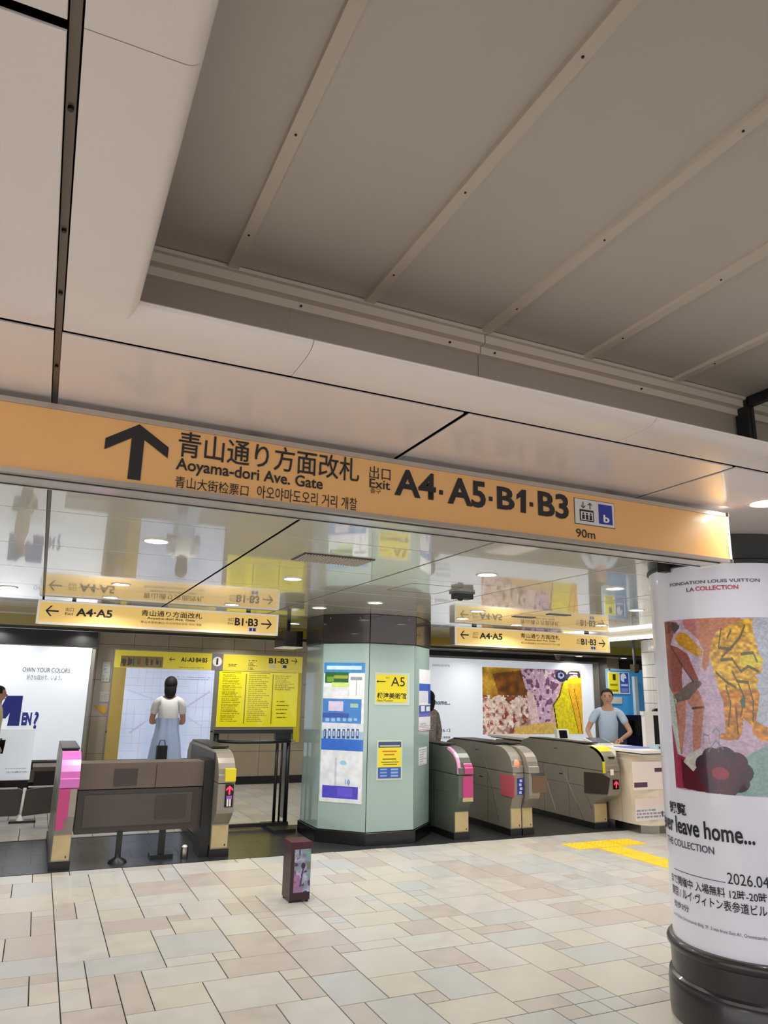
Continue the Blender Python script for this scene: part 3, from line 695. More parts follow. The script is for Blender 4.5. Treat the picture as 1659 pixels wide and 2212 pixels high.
# A5 notice
ya = flat_canvas(PFr, *ZP(757, 860), *ZP(1022, 624), 40, 36, (232, 226, 34)); 
a, b = zst(PFr, 745, 880), zst(PFr, 1045, 610)
ns = slab('notice', PFr, a[0], a[1], b[0], b[1], .0, .006, mat('acrylic_pale', (196, 208, 190), .2)); tag(ns, 'yellow notice with A5 and a left arrow on the front face of the octagonal column', 'notice')
a, b = zst(PFr, 757, 855), zst(PFr, 1020, 628); slab('sheet', PFr, a[0], a[1], b[0], b[1], .005, .0075, M['yellow'], ns)
zt_(PFr, 'A5', 885, 645, 1003, 720, BLACK, ns, .0, .009); zt_(PFr, '根津美術館', 765, 778, 1015, 825, BLACK, ns, .02, .009); zt_(PFr, 'Nezu Museum', 765, 833, 900, 850, BLACK, ns, 0, .009); zt_(PFr, '出口', 842, 640, 872, 655, BLACK, ns, 0, .009)
a = zst(PFr, 800, 680); arrow(PFr, a[0], a[1], .11, PI/2, BLACK, ns, .08, .009, .14)
# lower notice
a, b = zst(PFr, 760, 1525), zst(PFr, 985, 1180)
nl = slab('notice', PFr, a[0], a[1], b[0], b[1], 0, .005, mat('acrylic_pale', (196, 208, 190))); tag(nl, 'blue and yellow notice low on the front face of the octagonal column', 'notice')
cl_ = flat_canvas(PFr, *ZP(772, 1508), *ZP(972, 1192), 52, 80, (236, 218, 40))
def zr2(*q): zrect(cl_, PFr, *q)
zr2(760, 1190, 980, 1245, (40, 56, 110)); zr2(790, 1222, 960, 1238, (190, 200, 150)); zr2(760, 1408, 980, 1520, (44, 84, 170))
for k in range(3): zr2(792, 1422+k*27, 850, 1438+k*27, (140, 170, 215)); zr2(882, 1422+k*27, 945, 1438+k*27, (140, 170, 215))
for r_, (q0, q1, yy) in enumerate(((810, 935, 1270), (825, 915, 1295), (815, 930, 1335), (800, 950, 1360), (815, 935, 1380))): zr2(q0, yy, q1, yy+13, (200, 110, 20) if r_ < 2 else (130, 110, 30))
sheet('sheet', cl_, P4(PFr, .0075), PM, nl)
# right diagonal face notices
cr = flat_canvas(PFx, *ZP(1122, 1105), *ZP(1222, 585), 24, 90, (232, 234, 238))
def zr3(*q): zrect(cr, PFx, *q)
zr3(1110, 705, 1240, 760, (60, 100, 190)); zr3(1200, 705, 1240, 870, (60, 90, 180)); zr3(1130, 765, 1195, 860, (214, 220, 232)); zr3(1110, 880, 1240, 985, (70, 90, 180)); zr3(1140, 890, 1175, 935, (225, 230, 240)); zr3(1185, 890, 1215, 935, (225, 230, 240)); zr3(1110, 950, 1240, 985, (120, 110, 190)); zr3(1110, 1085, 1240, 1095, (220, 120, 130))
cr.scribble(cr.x0+.01, cr.y0+.03, cr.x1-.01, cr.y0+.10, 4, (150, 150, 165), 4)
o = sheet('notice', cr, P4(PFx, .004), PM); tag(o, 'narrow white and blue notice on the right face of the octagonal column', 'notice')
c2 = flat_canvas(PFx, *ZP(1122, 1400), *ZP(1190, 1235), 16, 30, (232, 236, 238)); c2.scribble(c2.x0+.01, c2.y0+.01, c2.x1-.01, c2.y1-.01, 7, (170, 176, 184), 5)
o = sheet('notice', c2, P4(PFx, .004), PM); tag(o, 'small white paper note low on the right face of the octagonal column', 'notice')

# ================================================================== ROUND POSTER PILLAR
KX, KY, KR = 3.70, 3.14, .42
pp = empty('advertising_pillar', (KX, KY, 0), 'round pillar wrapped in a lilac-white exhibition poster at the right edge', 'pillar')
LT('shaft', (KX, KY), [(KR-.012, .30), (KR-.012, 2.55)], M['white'], pp, n=96)
LT('top_band', (KX, KY), [(KR-.004, 2.40), (KR+.004, 2.41), (KR+.004, 2.549)], M['plinth'], pp, n=96)
LT('cap_ring', (KX, KY), [(KR+.004, 2.385), (KR+.012, 2.39), (KR+.012, 2.405), (KR+.004, 2.412)], M['blackp'], pp, n=96)
LT('base', (KX, KY), [(KR+.035, 0), (KR+.038, .03), (KR+.038, .165), (KR+.030, .18), (KR+.034, .19), (KR+.030, .203), (KR+.014, .212), (KR+.016, .235), (KR+.018, .33), (KR+.034, .348), (KR+.036, .362), (KR+.03, .376), (KR+.02, .385), (KR-.01, .388)], mat('base_rubber', (44, 42, 44), .3, coat=.2), pp, n=96)
B('clip', KX-.50, KX-.44, KY-.02, KY+.02, 2.36, 2.42, M['blackp'], pp)
def hitc(px, py):
    d = ray(px, py); a = d.x**2+d.y**2; b = -2*(d.x*KX+d.y*KY); c = KX*KX+KY*KY-KR*KR; D = max(b*b-4*a*c, 0)
    t = (-b-math.sqrt(D))/(2*a); q = Vector((0, 0, CH))+d*t
    return (math.atan2(q.y-KY, q.x-KX)) % (2*PI), q.z
def cyl(a, b, d): return Vector((KX+(KR+.002+d)*math.cos(a), KY+(KR+.002+d)*math.sin(a), b))
TH0 = 2.6; TH1 = 2.6+4.4
def wrapq(t): return t if t > 1.6 else t+2*PI
wrap = Canvas(4, 2, (205, 200, 222), 2.2, .37, 2.2+2*PI-.02, 2.40)
bm = newbm(); N = 96
for i in range(N):
    a0, a1 = 2.2+2*PI*i/N, 2.2+2*PI*(i+1)/N
    vs = [bm.verts.new(cyl(a, z, -.001)) for a, z in ((a0, .375), (a1, .375), (a1, 2.40), (a0, 2.40))]; bm.faces.new(vs)
bmesh.ops.remove_doubles(bm, verts=bm.verts, dist=.0005)
wr = fin(bm, 'poster_wrap', mat('poster_paper', (238, 240, 255), .28, coat=.5, coatr=.08), pp, smooth=True)
ZA = lambda X, Y: hitc(1360+X/3.749, 1130+Y/3.749)
def zp(L): return [(wrapq(ZA(*p)[0]), ZA(*p)[1]) for p in L]
thl = wrapq(hitc(1409, 1420)[0])
art = Canvas(300, 360, (202, 178, 204), 2.95, 1.165, 5.35, 2.085)
art.noise(.06, 10, 1)
ap = lambda L, c, al=1: art.poly(zp(L), c, al)
ap([(1000, 770), (1121, 770), (1121, 1700), (1040, 1640), (1000, 1240)], (186, 194, 210))
art.rect(4.42, 1.165, 5.4, 2.09, (186, 196, 208)); art.rect(4.42, 1.165, 5.4, 1.42, (150, 180, 180))
ap([(430, 780), (900, 766), (890, 850), (700, 880), (665, 1000), (640, 1150), (610, 1205), (585, 1160), (600, 1030), (555, 940), (480, 870)], (196, 126, 92))
ap([(430, 790), (555, 780), (565, 930), (500, 870), (450, 860)], (190, 120, 124))
ap([(370, 930), (400, 885), (460, 892), (595, 1030), (588, 1082), (555, 1085), (400, 985)], (206, 152, 44))
ap([(205, 815), (260, 810), (290, 1000), (280, 1260), (240, 1200), (220, 1000)], (170, 130, 150))
ap([(245, 805), (380, 800), (408, 850), (360, 900), (335, 985), (400, 1010), (470, 1060), (560, 1265), (525, 1290), (430, 1150), (425, 1290), (440, 1400), (350, 1372), (285, 1262), (262, 1100), (245, 950)], (156, 92, 84))
ap([(245, 805), (330, 800), (350, 860), (320, 900), (260, 890)], (128, 66, 60)); ap([(340, 800), (410, 830), (370, 895), (340, 860)], (90, 80, 76))
ap([(350, 1372), (460, 1345), (560, 1350), (612, 1490), (600, 1560), (575, 1820), (520, 1850), (510, 1640), (525, 1520), (460, 1430), (458, 1620), (430, 1870), (400, 1860), (380, 1620)], (196, 136, 118))
ap([(360, 1400), (540, 1255), (592, 1300), (480, 1430), (380, 1455)], (120, 108, 106))
ap([(280, 1270), (300, 1270), (385, 1440), (375, 1500), (420, 1890), (390, 1860), (320, 1560), (270, 1400)], (190, 206, 202))
ap([(240, 1370), (300, 1500), (350, 1640), (395, 1870), (460, 1900), (640, 1960), (650, 2175), (520, 2155), (300, 2125), (270, 1600)], (158, 44, 74))
ap([(420, 1900), (500, 1990), (640, 1890), (680, 2190), (440, 2145)], (92, 18, 38))
ap([(480, 1870), (560, 1840), (640, 1870), (600, 2000), (560, 1960), (520, 2010), (440, 1930)], (206, 206, 202))
ap([(930, 1900), (1010, 1850), (1121, 1800), (1121, 2212), (780, 2200), (870, 2100)], (140, 176, 172))
fc = zp([(755, 2010)])[0]
for k in range(9):
    a_ = 2*PI*k/9; art.ell(fc[0]+.22*math.cos(a_), fc[1]+.075*math.sin(a_), .13, .052, (74, 34, 52) if k % 2 else (60, 34, 58))
art.ell(fc[0], fc[1], .2, .075, (80, 30, 50)); art.ell(fc[0]-.03, fc[1]-.012, .1, .032, (160, 44, 74))
YF = [(720, 870), (900, 780), (985, 768), (1000, 900), (1032, 1000), (1072, 1180), (1058, 1222), (1010, 1230), (1048, 1280), (1020, 1310), (1050, 1380), (1040, 1500), (1020, 1600), (1119, 1660), (1119, 1762), (1060, 1762), (1000, 1705), (990, 1640), (920, 1580), (912, 1700), (880, 1752), (790, 1762), (732, 1742), (740, 1700), (780, 1700), (760, 1450), (720, 1330), (680, 1200), (642, 1050), (680, 930)]
ymk = art.mask(zp(YF)); art.put(ymk, (222, 172, 56)); art.put(ymk & (art.Y < zp([(850, 1350)])[0][1]), (206, 136, 46)); art.noise(.28, 5, 7, ymk, (1, 1.1, .8))
art.ell(*zp([(985, 1110)])[0], .14, .04, (228, 206, 60))
for L_ in ([(740, 860), (720, 1010), (820, 1020)], [(820, 870), (790, 930)], [(930, 830), (890, 930), (830, 1000), (750, 1080)], [(740, 1110), (830, 1100), (900, 1200), (960, 1160), (1040, 1200)], [(900, 1060), (1000, 1050), (1030, 1120)], [(700, 1210), (790, 1290), (860, 1330)], [(780, 1320), (820, 1460), (800, 1640)], [(880, 1300), (930, 1420), (900, 1560)], [(960, 1300), (1000, 1440), (1000, 1600)], [(830, 1200), (870, 1280), (960, 1290)], [(860, 1500), (880, 1700)]):
    art.line(zp(L_), .016, (92, 84, 52), .85)
ap([(890, 1440), (935, 1400), (935, 1500), (905, 1480)], (58, 110, 96))
for L_ in ([(600, 1780), (600, 1710), (640, 1720), (660, 1800)], [(670, 1700), (700, 1660), (730, 1690), (720, 1850)], [(640, 1850), (700, 1760), (760, 1830)]): art.line(zp(L_), .01, (120, 140, 160), .8)
for L_ in ([(250, 900), (300, 1050), (280, 1250)], [(340, 1000), (420, 1140), (520, 1290)], [(360, 1400), (400, 1600)], [(510, 1500), (600, 1490)], [(240, 1100), (250, 1230)]): art.line(zp(L_), .012, (80, 50, 48), .7)
rs_ = random.Random(5)
for k in range(110):
    a_, b_ = rs_.uniform(4.2, 5.3), rs_.uniform(1.17, 1.46); art.line([(a_, b_), (a_+rs_.uniform(-.06, .06), b_+rs_.uniform(-.02, .04))], .012, rs_.choice(((110, 150, 150), (196, 214, 214), (130, 170, 165))), .8)
for k in range(60):
    a_, b_ = rs_.uniform(4.45, 5.3), rs_.uniform(1.5, 2.05); art.line([(a_, b_), (a_+.01, b_+rs_.uniform(.02, .08))], .012, rs_.choice(((170, 180, 190), (206, 212, 222))), .6)
art.noise(.1, 3, 9)
sheet('poster_artwork', art, lambda a, b, e: cyl(a, b, .001+e), print_mat('wrap_print', 0, .28, .5), pp, back=.001)
def ctext(body, l, b, r, t, m, bold=0):
    a0, z0 = hitc(l, b); a1, z1 = hitc(r, t); a0, a1 = wrapq(a0), wrapq(a1)
    text(body, None, a0, z0, a1, z1, m, pp, bold, .003, curve=lambda s, t_, d: cyl(s, t_, d))
def ctextz(body, a0, a1, z0, z1, m, bold=0): text(body, None, a0, z0, a1, z1, m, pp, bold, .003, curve=lambda s, t_, d: cyl(s, t_, d))
INK = mat('grey_ink', (70, 66, 84), .4); REDI = mat('red_ink', (196, 70, 96), .4)
ctext('FONDATION LOUIS VUITTON', 1449, 1268, 1640, 1250, INK, .01)
ctext('LA', 1484, 1279, 1500, 1269, INK, .01); ctext('COLLECTION', 1503, 1277, 1594, 1263, REDI, .02)
ctext('leave home...', 1471, 1812, 1632, 1795, BLACK, .015)
def cpt(px, py): a, z = hitc(px, py); return wrapq(a), z
q0, q1 = cpt(1473, 1810), cpt(1630, 1822)
def cline(body, l, r, ybase_px_at_r, ytop_px_at_r, m, bold=0):
    a0, _ = cpt(l, ybase_px_at_r); a1, zb = cpt(r, ybase_px_at_r); _, zt__ = cpt(r, ytop_px_at_r); ctextz(body, a0, a1, zb, zt__, m, bold)
for o in [o for o in pp.children if o.name.startswith('lettering')][-1:]: bpy.data.objects.remove(o)
cline('never leave home...', 1440, 1632, 1826, 1786, BLACK, .02)
cline('THE COLLECTION', 1447, 1544, 1846, 1830, INK, .01)
cline('観覧', 1450, 1484, 1763, 1737, BLACK, .02)
a0, z0 = cpt(1458, 1873); a1, z1 = cpt(1568, 1907); bm = newbm()
for i in range(12):
    A0, A1 = a0+(a1-a0)*i/12, a0+(a1-a0)*(i+1)/12; bm.faces.new([bm.verts.new(cyl(a, z, .003)) for a, z in ((A0, z1), (A1, z1), (A1, z1+.003), (A0, z1+.003))])
fin(bm, 'rule_line', BLACK, pp)
def cfrom(body, l, rpx, yb, yt, m, bold=0, extra=0):
    a0, _ = cpt(l, yb-4); a1, zb = cpt(rpx, yb); _, zt2 = cpt(rpx, yt); ctextz(body, a0, a1+extra, zb, zt2, m, bold)
cfrom('2026.04', 1573, 1658, 1919, 1894, BLACK, 0, .02)
cline('まで開催中 入場無料 12時-20時', 1457, 1658, 1952, 1930, BLACK, .01)
cline('東京 / ルイ·ヴィトン表参道ビル', 1459, 1658, 1981, 1957, BLACK, .01)
cline('徒歩3分', 1460, 1490, 1972, 1957, INK, .01)
cline('Louis Vuitton Omotesando Bldg. 7F  3 min from Exit A1, Omotesando', 1462, 1658, 2034, 2024, INK, 0)

# ================================================================== TICKET GATES
def gate(x0, x1, yf, over, label, seg='gate', length=1.65, front=None, reader=None, kick='beige', sidem=None, group='automatic ticket gates'):
    t = empty('ticket_gate', ((x0+x1)/2, yf+.6, 0), label, 'ticket gate', group)
    sm = sidem or M['gate']; yb = yf+length; h_ = yf-over
    B('plinth', x0-.012, x1+.012, yf-.01, yb+.01, 0, .07, M['blackp'], t, bevel=.004)
    lower = [(yf, .07), (yf, .31), (h_+.02, .43), (h_, .47), (h_, .715), (yb, .715), (yb, .07)]
    PR('lower_body', lower, x0, x1, sm, t, bevel=.003)
    up = [(h_, .722), (h_+.005, .80)]
    for k in range(7):
        a = PI/2*k/6; up.append((h_+.02+.33*(1-math.cos(a)), .80+.22*math.sin(a)))
    up += [(h_+.7, 1.04), (yb-.25, 1.04), (yb-.1, 1.0), (yb, .9), (yb, .722)]
    PR('upper_body', up, x0, x1, sm, t, bevel=.003)
    B('top_cover', x0-.004, x1+.004, h_+.40, yb-.28, 1.036, 1.052, M['blackp'], t, bevel=.004)
    B('kick_panel', x0+.006, x1-.006, yf-.006, yf+.002, .085, .30, M['beige'], t, bevel=.002)
    B('foot_screw', x1-.04, x1-.03, yf-.009, yf-.004, .10, .12, M['blackp'], t)
    for yy in (yf+.5, yf+1.05): B('side_seam', x0-.0012, x0+.001, yy, yy+.003, .08, .71, M['blackp'], t)
    B('side_slot', x0-.0015, x0+.001, yf+.62, yf+.70, .60, .615, M['blackp'], t)
    B('side_slot', x0-.0015, x0+.001, yf+.72, yf+.80, .93, .94, M['blackp'], t)
    B('side_seam', x0-.0012, x0+.001, yf+.1, yb-.02, .50, .503, M['blackp'], t)
    return t, h_
def stripe(t, x, p, q, wd=.010):
    """polished strip on a gate side, given by its two ends (y,z)"""
    (ya, za), (yb, zb) = p, q; bm = newbm(); d = Vector((yb-ya, zb-za)).normalized(); n = Vector((-d.y, d.x))*wd/2
    vs = [(x-.002, a+s*n.x, b+s*n.y) for (a, b), s in (((ya, za), 1), ((ya, za), -1), ((yb, zb), -1), ((yb, zb), 1))]
    A = [bm.verts.new(v) for v in vs]; C = [bm.verts.new((x+.001, v[1], v[2])) for v in vs]; bm.faces.new(A); bm.faces.new(C[::-1])
    for i in range(4): bm.faces.new((A[i], C[i], C[(i+1) % 4], A[(i+1) % 4]))
    bmesh.ops.recalc_face_normals(bm, faces=bm.faces); fin(bm, 'polished_strip', M['chrome'], t)
def led_arrow(t, x0, x1, y, z0, z1, red=True):
    dp_ = B('display', x0, x1, y-.006, y+.002, z0, z1, M['screen'], t)
    if red: arrow(FY(y), (x0+x1)/2, (z0+z1)/2, (z1-z0)*.75, 0, M['red'], dp_, .2, .008, .42)
# left pair
t, h_ = gate(.285, .445, 7.87, .08, 'ticket gate with a pink end strip, leftmost, in front of the dark bench panels')
PR('end_strip', [(h_-.006, .45), (h_-.006, .715), (h_+.01, .715), (h_+.01, .45)], .29, .385, M['pink'], t)
PR('end_strip', [(h_-.008, .36), (h_-.008, .46), (h_+.02, .46), (h_+.06, .36)], .29, .36, M['pink'], t)
rd = [(h_-.008, .725), (h_-.004, .80)]+[(h_+.012+.33*(1-math.cos(PI/2*k/6)), .808+.22*math.sin(PI/2*k/6)) for k in range(7)]
inn = [(y+.03, z-.02) for y, z in rd]
PR('reader_cover', rd+inn[::-1], .285, .455, M['pinkl'], t)
t, h_ = gate(1.765, 1.94, 7.95, .16, 'ticket gate with yellow reader and red arrow, left of the octagonal column')
B('reader', 1.83, 1.935, h_-.03, h_+.14, .74, .86, M['yellow'], t, bevel=.012, seg=2)
led_arrow(t, 1.84, 1.925, h_-.003, .60, .71); B('display', 1.84, 1.925, h_-.006, h_+.001, .49, .60, M['screen'], t)
for k in (0, 1): B('pictogram', 1.862+k*.025, 1.878+k*.025, h_-.009, h_-.005, .50, .585, M['white'], t)
B('pictogram', 1.855, 1.912, h_-.01, h_-.005, .57, .60, mat('violet_print', (150, 90, 190), .4), t)
B('side_cover', 1.752, 1.767, 8.0, 9.3, .1, 1.0, M['dark'], t, bevel=.004)
# right group
t, h_ = gate(4.60, 4.79, 7.94, .10, 'ticket gate with bright pink front, beside the octagonal column', sidem=M['gated'])
B('front_panel', 4.655, 4.792, h_-.008, h_+.01, .47, .705, M['pink'], t, bevel=.003)
B('lower_cap', 4.655, 4.792, h_-.006, h_+.01, .425, .47, M['beige'], t)
rd = [(h_-.014, .73), (h_-.012, .80)]+[(h_+.0+.10*(1-math.cos(PI/2*k/5)), .80+.07*math.sin(PI/2*k/5)) for k in range(6)]
PR('reader', rd+[(h_+.15, .73)], 4.68, 4.795, M['pink'], t, bevel=.003)
bm = newbm(); prism(bm, [(h_+.004, .73), (h_+.012, .80)]+[(h_+.012+.33*(1-math.cos(PI/2*k/6)), .806+.222*math.sin(PI/2*k/6)) for k in range(6)]+[(h_+.03+.33*(1-math.cos(PI/2*k/6)), .79+.212*math.sin(PI/2*k/6)) for k in range(5, -1, -1)]+[(h_+.03, .73)], 4.598, 4.635); fin(bm, 'edge_light', mat('pink_edge', (240, 160, 200), .25), t)
t, h_ = gate(5.39, 5.545, 7.95, .07, 'ticket gate with a red-pink side panel, middle of the right group')
sp = [at(1080, 1672, x=5.388), at(1112, 1677, x=5.388), at(1111, 1724, x=5.388), at(1083, 1716, x=5.388)]
bm = newbm(); prism(bm, [(p.y, p.z) for p in sp], 5.382, 5.391); fin(bm, 'side_panel', mat('coral_panel', (186, 88, 98), .35), t)
B('display', 5.45, 5.535, h_-.006, h_+.002, .47, .66, M['navy'], t)
for k in range(4): B('pictogram', 5.47+.01*(k % 2), 5.505+.012*(k % 2), h_-.009, h_-.005, .48+k*.045, .51+k*.045, mat('pale_print', (200, 205, 235), .4), t)
a_, b_ = at(1044, 1640, x=5.39), at(1058, 1679, x=5.39); stripe(t, 5.39, (a_.y, a_.z), (b_.y, b_.z)); c_ = at(1078, 1771, x=5.39); stripe(t, 5.39, (b_.y, b_.z), (c_.y, c_.z))
bm = newbm(); bmesh.ops.create_uvsphere(bm, u_segments=16, v_segments=10, radius=1); bmesh.ops.scale(bm, vec=(.065, .06, .08), verts=bm.verts); bmesh.ops.translate(bm, vec=(5.47, h_+.06, .80), verts=bm.verts); fin(bm, 'reader', mat('peach_plastic', (238, 150, 118), .35), t, smooth=True)
t, h_ = gate(5.555, 5.71, 7.95, .17, 'ticket gate with steel hood joined to the right of the red-pink panel gate')
B('hood', 5.60, 5.80, h_-.01, h_+.22, .50, .69, mat('bronze_hood', (120, 98, 78), .35, .4), t, bevel=.01); B('hood_light', 5.58, 5.79, h_-.005, h_+.20, .69, .725, M['chrome'], t, bevel=.01)
t, h_ = gate(6.70, 6.905, 7.98, .28, 'ticket gate with yellow reader and dark side panel, next to the service counter')
sp = [at(1262, 1667, x=6.698), at(1300, 1671, x=6.698), at(1318, 1681, x=6.698), at(1313, 1716, x=6.698), at(1263, 1712, x=6.698)]
bm = newbm(); prism(bm, [(p.y, p.z) for p in sp], 6.69, 6.701); fin(bm, 'side_panel', M['dark'], t)
rd = [(h_+.03+.34*(1-math.cos(PI/2*k/6)), .79+.245*math.sin(PI/2*k/6)) for k in range(1, 6)]
PR('reader_cover', rd+[(y+.03, z-.03) for y, z in rd[::-1]], 6.70, 6.91, M['yellow'], t); B('card_slot', 6.77, 6.86, h_+.03, h_+.09, .88, .90, M['blackp'], t)
B('reader_cover', 6.69, 6.72, h_+.03, h_+.07, .70, .84, M['yellow'], t)
led_arrow(t, 6.78, 6.875, h_-.003, .51, .625); B('card_light', 6.75, 6.80, h_-.006, h_+.0, .68, .75, M['trim'], t)
B('edge_light', 6.895, 6.912, h_+.06, h_+.30, .86, .98, M['trim'], t)
for (p, q) in (((1171, 1654), (1204, 1761)), ((1198, 1638), (1222, 1677)), ((1222, 1677), (1264, 1777)), ((1268, 1717), (1279, 1747))):
    a_, b_ = at(*p, x=6.70), at(*q, x=6.70); stripe(t, 6.70, (a_.y, a_.z), (b_.y, b_.z))

# dark barrier unit between the left gates
cb = empty('barrier_cabinet', (1.1, 8.2, 0), 'wide dark brown barrier unit on a central post between the two left ticket gates', 'barrier')
B('upper_panel', .47, 1.74, 8.02, 8.34, .675, .915, mat('brown_upper_panel', (98, 84, 74), .35, noise=.08, scale=3), cb, bevel=.02, seg=3)
B('lower_panel', .47, 1.72, 8.03, 8.32, .27, .665, M['dark'], cb, bevel=.006)
B('inset_panel', .53, 1.56, 8.018, 8.032, .33, .62, mat('brown_inset', (74, 66, 62), .4, noise=.08, scale=3), cb, bevel=.003)
B('inset_panel', 1.2, 1.5, 8.01, 8.02, .38, .60, M['dark'], cb, bevel=.05, seg=3)
B('side_post', 1.66, 1.75, 7.98, 8.30, 0, .93, M['blackp'], cb, bevel=.004)
B('upper_inset', .78, 1.0, 8.012, 8.022, .70, .86, M['dark'], cb); B('upper_seam', 1.18, 1.184, 8.015, 8.022, .68, .90, M['blackp'], cb)
q = at(255, 1868, z=0)
B('post', q.x-.025, q.x+.025, 8.0, 8.05, .02, .28, M['blackp'], cb, bevel=.004); LT('foot', (q.x, 8.02), [(.09, 0), (.08, .02), (.03, .05), (.025, .08)], M['blackp'], cb, n=20)
B('post', 1.28, 1.34, 8.1, 8.16, .02, .28, M['blackp'], cb, bevel=.004); B('foot', 1.2, 1.42, 8.05, 8.22, 0, .035, M['blackp'], cb, bevel=.008)
bg = empty('floor_canister', (1.52, 8.05, 0), 'small pale cylindrical canister on the floor under the dark barrier unit', 'container')
LT('body', (1.52, 8.0), [(.032, 0), (.036, .01), (.036, .09), (.028, .105)], M['steel'], bg, n=20); LT('lid', (1.52, 8.0), [(.0001, .125), (.02, .12), (.028, .105)], M['white'], bg, n=20)

# black tubular barrier frame
bf = empty('tubular_barrier', (2.5, 9.3, 0), 'black tubular metal barrier frame left of the octagonal column', 'barrier')
YB = 9.3
TB('post', [(2.04, YB, .03), (2.04, YB, 1.15)], .035, M['blackp'], bf)
for xx, r in ((2.82, .02), (2.885, .013), (2.965, .026)): TB('post', [(xx, YB, .03), (xx, YB, 1.15)], r, M['blackp'], bf)
B('top_rail', 2.0, 3.0, YB-.05, YB+.05, 1.12, 1.165, M['blackp'], bf, bevel=.012, seg=2)
TB('hand_rail', [(2.06, YB-.06, 1.03), (2.3, YB-.11, 1.022), (2.7, YB-.11, 1.022), (2.97, YB-.06, 1.03)], .02, M['blackp'], bf)
TB('rail_bracket', [(2.95, YB-.06, 1.03), (3.03, YB-.02, 1.02)], .02, M['chrome'], bf)
B('bottom_rail', 2.0, 3.0, YB-.03, YB+.03, .03, .07, M['blackp'], bf, bevel=.004)
B('foot', 2.72, 3.0, YB-.35, YB+.25, 0, .04, M['blackp'], bf, bevel=.006); B('foot', 2.0, 2.08, YB-.2, YB+.2, 0, .04, M['blackp'], bf, bevel=.006)
B('corner_box', 2.78, 2.98, YB-.04, YB+.04, 1.04, 1.12, M['blackp'], bf, bevel=.01)
B('side_sheet', 2.995, 3.0, YB+.02, YB+.4, .08, 1.0, mat('smoked_sheet', (120, 120, 112), .3), bf)

# low dark bench panels at left
bn = empty('low_bench', (.1, 10.65, 0), 'row of low dark brown panels on a white post behind the leftmost ticket gate', 'bench')
PR('panel', [(-.9, .085), (-.9, .40), (-.08, .40), (-.03, .38), (-.04, .10), (-.06, .08)], 10.6, 10.66, M['dark'], bn, axis='y', bevel=.006)
PR('panel', [(-.005, .075), (.01, .37), (.04, .385), (.60, .43), (.60, .12)], 10.6, 10.66, M['dark'], bn, axis='y', bevel=.006)
for a, b in ((-.9, -.09), (.03, .6)): B('top_edge', a, b, 10.595, 10.665, .395 if a < 0 else .405, .408 if a < 0 else .418, M['frame'], bn)
TB('post', [(-.02, 10.63, .03), (-.005, 10.63, .40)], .022, M['white'], bn); B('foot', -.14, .16, 10.56, 10.72, 0, .025, M['blackp'], bn, bevel=.006); LT('post_base', (-.02, 10.63), [(.05, .02), (.04, .05), (.022, .09)], M['white'], bn, n=20)

# ================================================================== BACK WALL THINGS
EM = print_mat('backlit_print', .45, .25, .3); EY = print_mat('backlit_yellow_print', .22, .25, .3)
# left backlit poster
la = empty('backlit_poster', (.0, 13.3, .5), 'white backlit poster with a blue letter M at the left edge', 'poster')
B('housing', -3.2, .80, 13.32, 13.56, .47, 2.30, M['adg'], la, bevel=.004); B('header', -3.2, .81, 13.28, 13.56, 2.29, 2.548, M['blackp'], la); B('base_box', -3.2, .62, 13.3, 13.56, .36, .475, M['blackp'], la)
PA = FY(13.3)
B('face', -3.15, .74, 13.302, 13.33, .50, 2.27, M['adw'], la)
ptext('OWN YOUR COLORS', PA, 48, 1451, 152, 1444, INK, la, 0, .006); ptext('好きな自分で、いよう。', PA, 57, 1468, 135, 1459, INK, la, 0, .006)
polyplate('letter', PA, [PA.st(*p) for p in ((15, 1503), (50, 1503), (41, 1568), (15, 1568), (21, 1540), (12, 1552), (4, 1552), (0, 1530), (-20, 1568), (-40, 1568), (-28, 1503), (-5, 1503), (4, 1525))], .003, .006, mat('deep_blue_print', (6, 28, 130), .4), la)
ptext('EN', PA, 45, 1567, 70, 1539, M['navy'], la, .06, .006); ptext('?', PA, 70, 1575, 85, 1537, M['navy'], la, .03, .006)
wp = empty('info_panel', (-.2, 12.4, .3), 'white freestanding leaflet panel in front of the white backlit poster', 'panel')
B('sheet', -1.2, .035, 12.38, 12.42, .31, 1.02, M['adw'], wp, bevel=.003); B('base', -1.2, .02, 12.30, 12.5, 0, .31, M['blackp'], wp); PW = FY(12.38)
ptext('Information and guidance leaflets', PW, 11, 1662, 57, 1658, INK, wp, 0, .003); ptext('スタッフにお声がけください', PW, 13, 1671, 60, 1665, INK, wp, .02, .003)
lb = empty('planter_bench', (.3, 12.9, 0), 'dark box bench with brown top under the white backlit poster', 'bench')
B('top', .06, 1.1, 12.6, 13.25, .40, .46, mat('brown_wood_top', (92, 74, 60), .5, noise=.1, scale=6, stretch=(1, 6, 1)), lb, bevel=.004); B('body', .10, 1.05, 12.62, 13.2, 0, .40, M['blackp'], lb)
